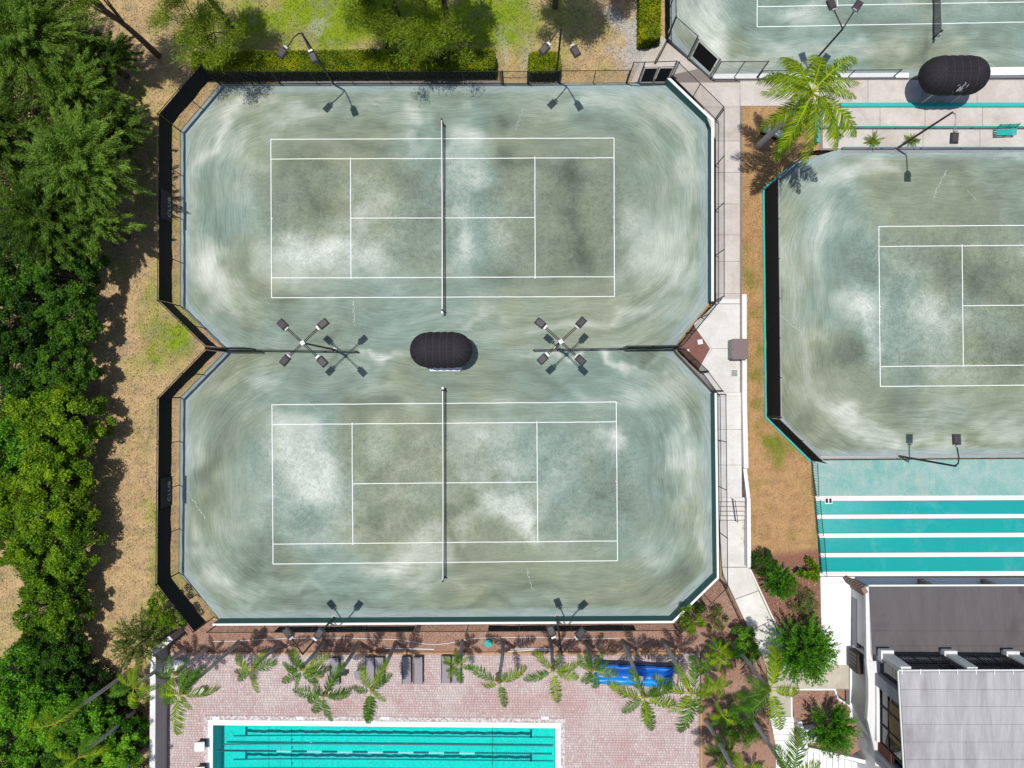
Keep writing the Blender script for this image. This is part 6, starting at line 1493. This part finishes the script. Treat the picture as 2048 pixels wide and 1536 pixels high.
def palm(base, hgt, L, nf, label, yel=.3, z0=.0, r0=.13, lean=(0, 0), group='palms around the pool deck', set_=None, shaft=True, az0=None, cat='palm tree', name='palm_tree', spread=1.0):
    b = P(*base, z0); t = thing(name, b, label, cat, group); top = Vector((lean[0], lean[1], hgt - z0))
    r = random.Random(hash(label) % 1000 if False else sum(map(ord, label)))
    pts = [Vector((top.x * (f_ ** 1.6) + .05 * math.sin(f_ * 4), top.y * (f_ ** 1.6), top.z * f_)) for f_ in [i / 7 for i in range(8)]]
    if hgt - z0 > .8: MB().tube(pts, [r0 * 1.35, r0 * 1.05, r0, r0 * .95, r0 * .9, r0 * .86, r0 * .8, r0 * .72], 9).build('trunk', 'palmbark', t, True)
    if shaft and hgt - z0 > .8: MB().tube([top + Vector((0, 0, -.05)), top + Vector((0, 0, .18)), top + Vector((0, 0, .45))], [r0 * .9, r0 * 1.25, r0 * .5], 9).build('crownshaft', 'crownshaft', t, True); 
    off = .38 if shaft else .1
    a0 = r.uniform(0, 6.28)
    for i in range(nf):
        ms = set_ or (FRY if r.random() < yel + .15 else FR); young = i % 4 == 3
        me = ms[r.randrange(len(ms))]; o = link('frond', me, None, t)
        a = a0 + i * 2.39996 + r.uniform(-.25, .25); s = L * r.uniform(.72, 1.18) * (.8 if young else 1)
        o.location = top + Vector((0, 0, off)); o.scale = (s, s * r.uniform(.7, 1.05), s); o.rotation_euler = (r.uniform(-.15, .15), -(r.uniform(.55, 1.0) if young else r.uniform(-.25, .3)) * spread, a)
        o.rotation_euler = (Matrix.Rotation(a, 3, 'Z') @ Matrix.Rotation(-((r.uniform(.5, .95)) if young else r.uniform(-.3, .25)) * spread, 3, 'Y') @ Matrix.Rotation(r.uniform(-.2, .2), 3, 'X')).to_euler()
    if hgt - z0 > 3.5 and r.random() < .6:
        for k in range(r.choice((1, 2))):
            o = link('dead_frond', FRD, None, t); a = r.uniform(0, 6.28); o.location = top + Vector((0, 0, .1)); s = L * r.uniform(.6, .8); o.scale = (s, s * .6, s); o.rotation_euler = (Matrix.Rotation(a, 3, 'Z') @ Matrix.Rotation(1.0, 3, 'Y')).to_euler()
    return t
FRD = FR[3].copy(); FRD.materials.clear(); FRD.materials.append(M['deadleaf'])
PP = [((370, 1297), 6.0, 1.9, 9, 'palm by the grey wall whose crown overhangs outside', .45), ((415, 1296), 4.2, 1.7, 8, 'short dark palm in the corner by the white oval table', .1), ((478, 1284), 8.0, 2.1, 9, 'tall palm leaning over the corner of the pool', .35),
      ((558, 1284), 4.4, 1.75, 6, 'slender palm above the empty left part of the deck', .45), ((648, 1282), 4.6, 1.85, 11, 'bushy palm under the left floodlight heads', .15), ((718, 1285), 8.1, 2.15, 8, 'tall palm above the first lounger with a brown boot', .1), ((792, 1285), 7.4, 2.0, 7, 'tall palm leaning over the second pair of loungers', .4),
      ((925, 1283), 3.7, 1.3, 9, 'short palm over the rightmost loungers', .35), ((1006, 1281), 6.6, 1.9, 5, 'thin crowned palm right of the teal bucket', .35), ((1100, 1280), 4.9, 1.9, 6, 'palm with upright fronds below the middle floodlight', .3), ((1172, 1285), 4.4, 1.6, 9, 'palm over the left end of the blue pool cover', .1),
      ((1245, 1282), 8.4, 2.2, 8, 'tall palm standing over the middle of the blue pool cover', .35), ((1325, 1280), 8.0, 2.4, 8, 'tall palm right of the blue pool cover', .35), ((1462, 1284), 7.3, 2.9, 7, 'large palm beside the red flowered bush', .55)]
for b, h, L_, n, l_, ye in PP: palm(b, h, L_, n, l_, ye, r0=.13)
palm((1415, 1272), 2.6, 1.2, 9, 'small feathery palm at the corner of the mulch bed', .3, shaft=False, r0=.06); palm((1420, 1290), 2.3, 1.2, 9, 'small golden palm right of the blue cover', 1.0, shaft=False, r0=.06)
palm((1388, 1306), 2.4, 1.1, 9, 'small green palm at the right end of the timber edging', .1, shaft=False, r0=.06); palm((1410, 1335), 3.0, 1.15, 10, 'small palm with yellow tips right of the deck', .6, shaft=False, r0=.07)
palm((1425, 1395), 2.8, 1.2, 9, 'small loose palm beside the round clipped bush', .5, shaft=False, r0=.07); palm((1422, 1452), 3.2, 1.35, 11, 'dense green palm right of the lower timber edging', .15, shaft=False, r0=.07)
palm((1430, 1505), 3.0, 1.3, 10, 'small palm cut by the bottom edge', .2, shaft=False, r0=.07); palm((1482, 1408), 8.6, 2.4, 8, 'tall palm rising beside the round bush, crown over the white landing', .2, r0=.14)
palm((1412, 1440), 8.2, 2.3, 8, 'tall palm with a long bare trunk leaning to the bottom edge', .2, r0=.14)
palm((1492, 1520), 3.5, 1.3, 8, 'small palm at the bottom edge by the white landing', .3, shaft=False, r0=.07)
palm((262, 1340), 7.5, 2.1, 8, 'palm outside the grey wall among the dark trees', .4, z0=-.05, group='palms outside the grey wall'); palm((275, 1418), 6.0, 1.8, 6, 'thin palm outside the grey wall, lower down', .2, z0=-.05, group='palms outside the grey wall')
palm((298, 1490), 5.5, 1.7, 6, 'thin palm outside the grey wall at the bottom edge', .2, z0=-.05, group='palms outside the grey wall')
# big palm by the right court
palm((1516, 293), 8.9, 3.9, 20, 'big bright palm by the corner of the right court', 1.0, z0=UP - .05, r0=.2, set_=FRB, group=None, shaft=False, lean=(.3, .2))
# bromeliads and small plants
for x, y, z, s, ye, l_, d_ in ((1743, 284, UP, .75, .8, 'small spiky plant with yellow leaves on the promenade', 0), (1820, 282, UP, .65, .8, 'small spiky plant at the foot of the single floodlight', 0), (1672, 272, UP, .5, .2, 'small plant in a brown pot near the big palm', 0)):
    t = thing('spiky_plant', P(x, y, z), l_, 'plant', 'spiky plants on the promenade')
    for i in range(14):
        me = (FRY if random.random() < ye else FR)[i % 5]; o = link('leaf', me, None, t); a = i * 2.4; o.location = (0, 0, .15); k = s * random.uniform(.7, 1.1); o.scale = (k, k * .55, k)
        o.rotation_euler = (Matrix.Rotation(a, 3, 'Z') @ Matrix.Rotation(-random.uniform(.1, .9), 3, 'Y')).to_euler()
    MB().tube([(0, 0, 0), (0, 0, .22)], [.16, .2], 10).build('pot', 'deadfrond', t)

def shrub(x, y, z0, h, R, kind, m, label, nleaf, L=.12, Wd=.05, tb=0.0, nc=60, name='shrub', Rz=None, group='shrubs in the mulch beds'):
    return tree(x, y, z0 + h, R, Rz or h * .8, kind, m, label, nclump=nc, nleaf=nleaf, L=L, Wd=Wd, cat='shrub', group=group, name=name, tb=tb, z0=z0, r0=.06, nlimb=8)
bb = shrub(1614, 1306, LO, 2.6, 2.2, 'shoot', 'lf_bush', 'big upright bush of green shoots beside the bending walk', 20000, .16, .06, .22, 230, 'big_bush', 2.2)
shrub(1668, 1464, LO, 2.2, 1.75, 'shoot', 'lf_bush', 'spiky green bush in the white walled planter', 9000, .19, .05, .15, 150, 'spiky_bush', 1.9)
shrub(1563, 1168, LO, 1.6, 1.15, 'shoot', 'lf_bush', 'mid green bush at the centre of the upper shrub bed', 7000, .13, .05, .12, 110, 'shrub', 1.2)
shrub(1530, 1130, LO, 1.2, .9, 'clump', 'lf_dark', 'dark shrub at the top of the upper shrub bed', 4500, .1, .06, -.02)
shrub(1606, 1200, LO, 1.2, 1.0, 'clump', 'lf_olive', 'sparse olive shrub against the white slab', 2600, .1, .05, .0)
shrub(1618, 1140, LO + .1, 1.0, .65, 'clump', 'lf_yel', 'broad leaved yellow green plant at the foot of the teal lanes', 700, .26, .13, .15, 14)
shrub(1620, 1235, LO, .9, .6, 'clump', 'lf_olive', 'small twiggy shrub between the olive one and the big bush', 1100, .09, .045, .0, 20)
shrub(1385, 1238, 0, 1.5, .95, 'clump', 'lf_yel', 'yellow green shrub by the lower right court corner', 4500, .1, .05, .1)
shrub(1397, 1213, 0, .9, .5, 'clump', 'lf_dark', 'small dark shrub against the lower right court wall', 1500, .09, .05, .0, 24)
shrub(1432, 1240, .05, 1.0, .85, 'clump', 'lf_olive', 'thin olive shrub in the triangular mulch bed', 2000, .1, .045, .08, 40)
fb = shrub(1487, 1290, .08, 1.7, 1.15, 'clump', 'lf_bri', 'green bush with orange flowers along the walk railing', 7500, .11, .06, .05, 60)
shrub(1482, 1452, .08, 2.0, 1.35, 'clump', 'lf_bri', 'round clipped bush between the palms at the bottom', 12000, .08, .04, .1, 110, 'round_bush')
fl_ = []
for i in range(26):
    a = rng.uniform(0, 6.28); r_ = rng.uniform(.2, 1.0); q = P(1487, 1290, 1.75) + Vector((math.cos(a) * r_, math.sin(a) * r_, -.25 * r_)); fl_.append(q)
m_ = MB()
for q in fl_: m_.tube([q, q + Vector((0, 0, .05))], [.05, .035], 6)
m_.build('flowers', 'flower', fb, origin=fb.location)
m_ = MB()
for i in range(60): a = rng.uniform(0, 6.28); r_ = rng.uniform(1.5, 2.3); q = P(1614, 1306, LO + .05) + Vector((math.cos(a) * r_, math.sin(a) * r_, 0)); m_.box(q, (.08, .06, .01), a)
o = m_.build('petals', 'pink'); tag(o, 'fallen pink petals round the big upright bush', None, None, 'stuff')

# ------------------------------------------------------------------ loose ground cover
def pip(px, py, poly):
    inside = np.zeros(len(px), bool); n = len(poly)
    for i in range(n):
        x0, y0 = poly[i]; x1, y1 = poly[(i + 1) % n]
        c = ((y0 > py) != (y1 > py)) & (px < (x1 - x0) * (py - y0) / (y1 - y0 + 1e-9) + x0); inside ^= c
    return inside
def tufts():
    n = 230000; px = rng.uniform(0, 1325, n); py = rng.uniform(-10, 1540, n)
    left = pip(px, py, [(-10, -10), (440, -10), (440, 150), (352, 262), (352, 612), (440, 697), (440, 706), (352, 795), (350, 1150), (400, 1240), (310, 1290), (308, 1540), (-10, 1540)])
    topg = pip(px, py, [(440, -10), (1330, -10), (1330, 60), (1280, 110), (1262, 158), (440, 158)])
    ok = left | topg; px, py = px[ok], py[ok]; n = len(px); q = Pn(px, py, -.03); col = lawn_col(px, py) * rng.uniform(.45, 1.5, (n, 1))
    a = rng.uniform(0, 2 * np.pi, n); d = np.stack([np.cos(a), np.sin(a), rng.uniform(.05, .6, n)], 1)
    V_ = leafquads(q, d, np.tile([0, 0, 1.], (n, 1)), rng.uniform(.07, .24, n), rng.uniform(.018, .045, n))
    o = npmesh('grass', V_, quads(n), 'tuft', col=np.repeat(np.clip(col, 0, 1), 4, 0)); tag(o, 'short dry and green grass blades on the lawn', 'grass', None, 'stuff')
tufts()
def strip_tufts():
    n = 22000; k = rng.integers(0, len(SV), n); q = SV[k] + rng.normal(size=(n, 3)) * np.array([.12, .12, 0]); a = rng.uniform(0, 2 * np.pi, n)
    px, py = w2p(q[:, 0], q[:, 1], .8); ok = (py < 1095) & (px > 1484); q = q[ok]; a = a[ok]; k = k[ok]; n = len(q)
    d = np.stack([np.cos(a), np.sin(a), rng.uniform(.05, .6, n)], 1); V_ = leafquads(q, d, np.tile([0, 0, 1.], (n, 1)), rng.uniform(.05, .16, n), rng.uniform(.015, .035, n))
    o = npmesh('grass', V_, quads(n), 'tuft', col=np.repeat(np.clip(SCc[k] * rng.uniform(.6, 1.4, (n, 1)), 0, 1), 4, 0)); tag(o, 'dry grass blades on the strip beside the walk', 'grass', None, 'stuff')
strip_tufts()
def chips():
    n = 60000; px = rng.uniform(336, 1700, n); py = rng.uniform(1100, 1540, n)
    A = [(337, 1246), (1350, 1250), (1440, 1165), (1530, 1335), (1538, 1432), (1538, 1540), (1405, 1540), (1405, 1308), (1400, 1300), (337, 1300)]
    B = [(1504, 1120), (1560, 1100), (1640, 1110), (1640, 1325), (1590, 1325), (1548, 1240)]; D_ = [(1588, 1384), (1664, 1384), (1672, 1398), (1698, 1415), (1720, 1470), (1700, 1500), (1600, 1480)]
    z = np.full(n, .03); a_ = pip(px, py, A); b_ = pip(px, py, B); d_ = pip(px, py, D_); z = np.where(a_ & (px > 1440), .09, z); z = np.where(b_ | d_, LO + .012, z); ok = a_ | b_ | d_; px, py, z = px[ok], py[ok], z[ok]; n = len(px)
    d = np.stack([(px - 1024) / F, -(py - 768) / F, -np.ones(n)], 1) @ Rn.T; q = d * ((z - H) / d[:, 2])[:, None] + np.array([0, 0, H]); a = rng.uniform(0, 2 * np.pi, n)
    dd = np.stack([np.cos(a), np.sin(a), rng.uniform(-.1, .3, n)], 1); V_ = leafquads(q, dd, np.tile([0, 0, 1.], (n, 1)) + rng.normal(size=(n, 3)) * .3, rng.uniform(.05, .14, n), rng.uniform(.03, .06, n))
    o = npmesh('bark_chips', V_, quads(n), 'chip', tint=np.repeat(rng.uniform(0, 1, n) ** 1.2, 4)); tag(o, 'loose reddish bark chips in the planting beds', 'mulch', None, 'stuff')
chips()
for o in bpy.data.objects:
    if '_w' in o: del o['_w']
print('tris', sum(sum(len(p.vertices) - 2 for p in me.polygons) if len(me.polygons) < 2000 else len(me.polygons) * 2 for me in bpy.data.meshes))
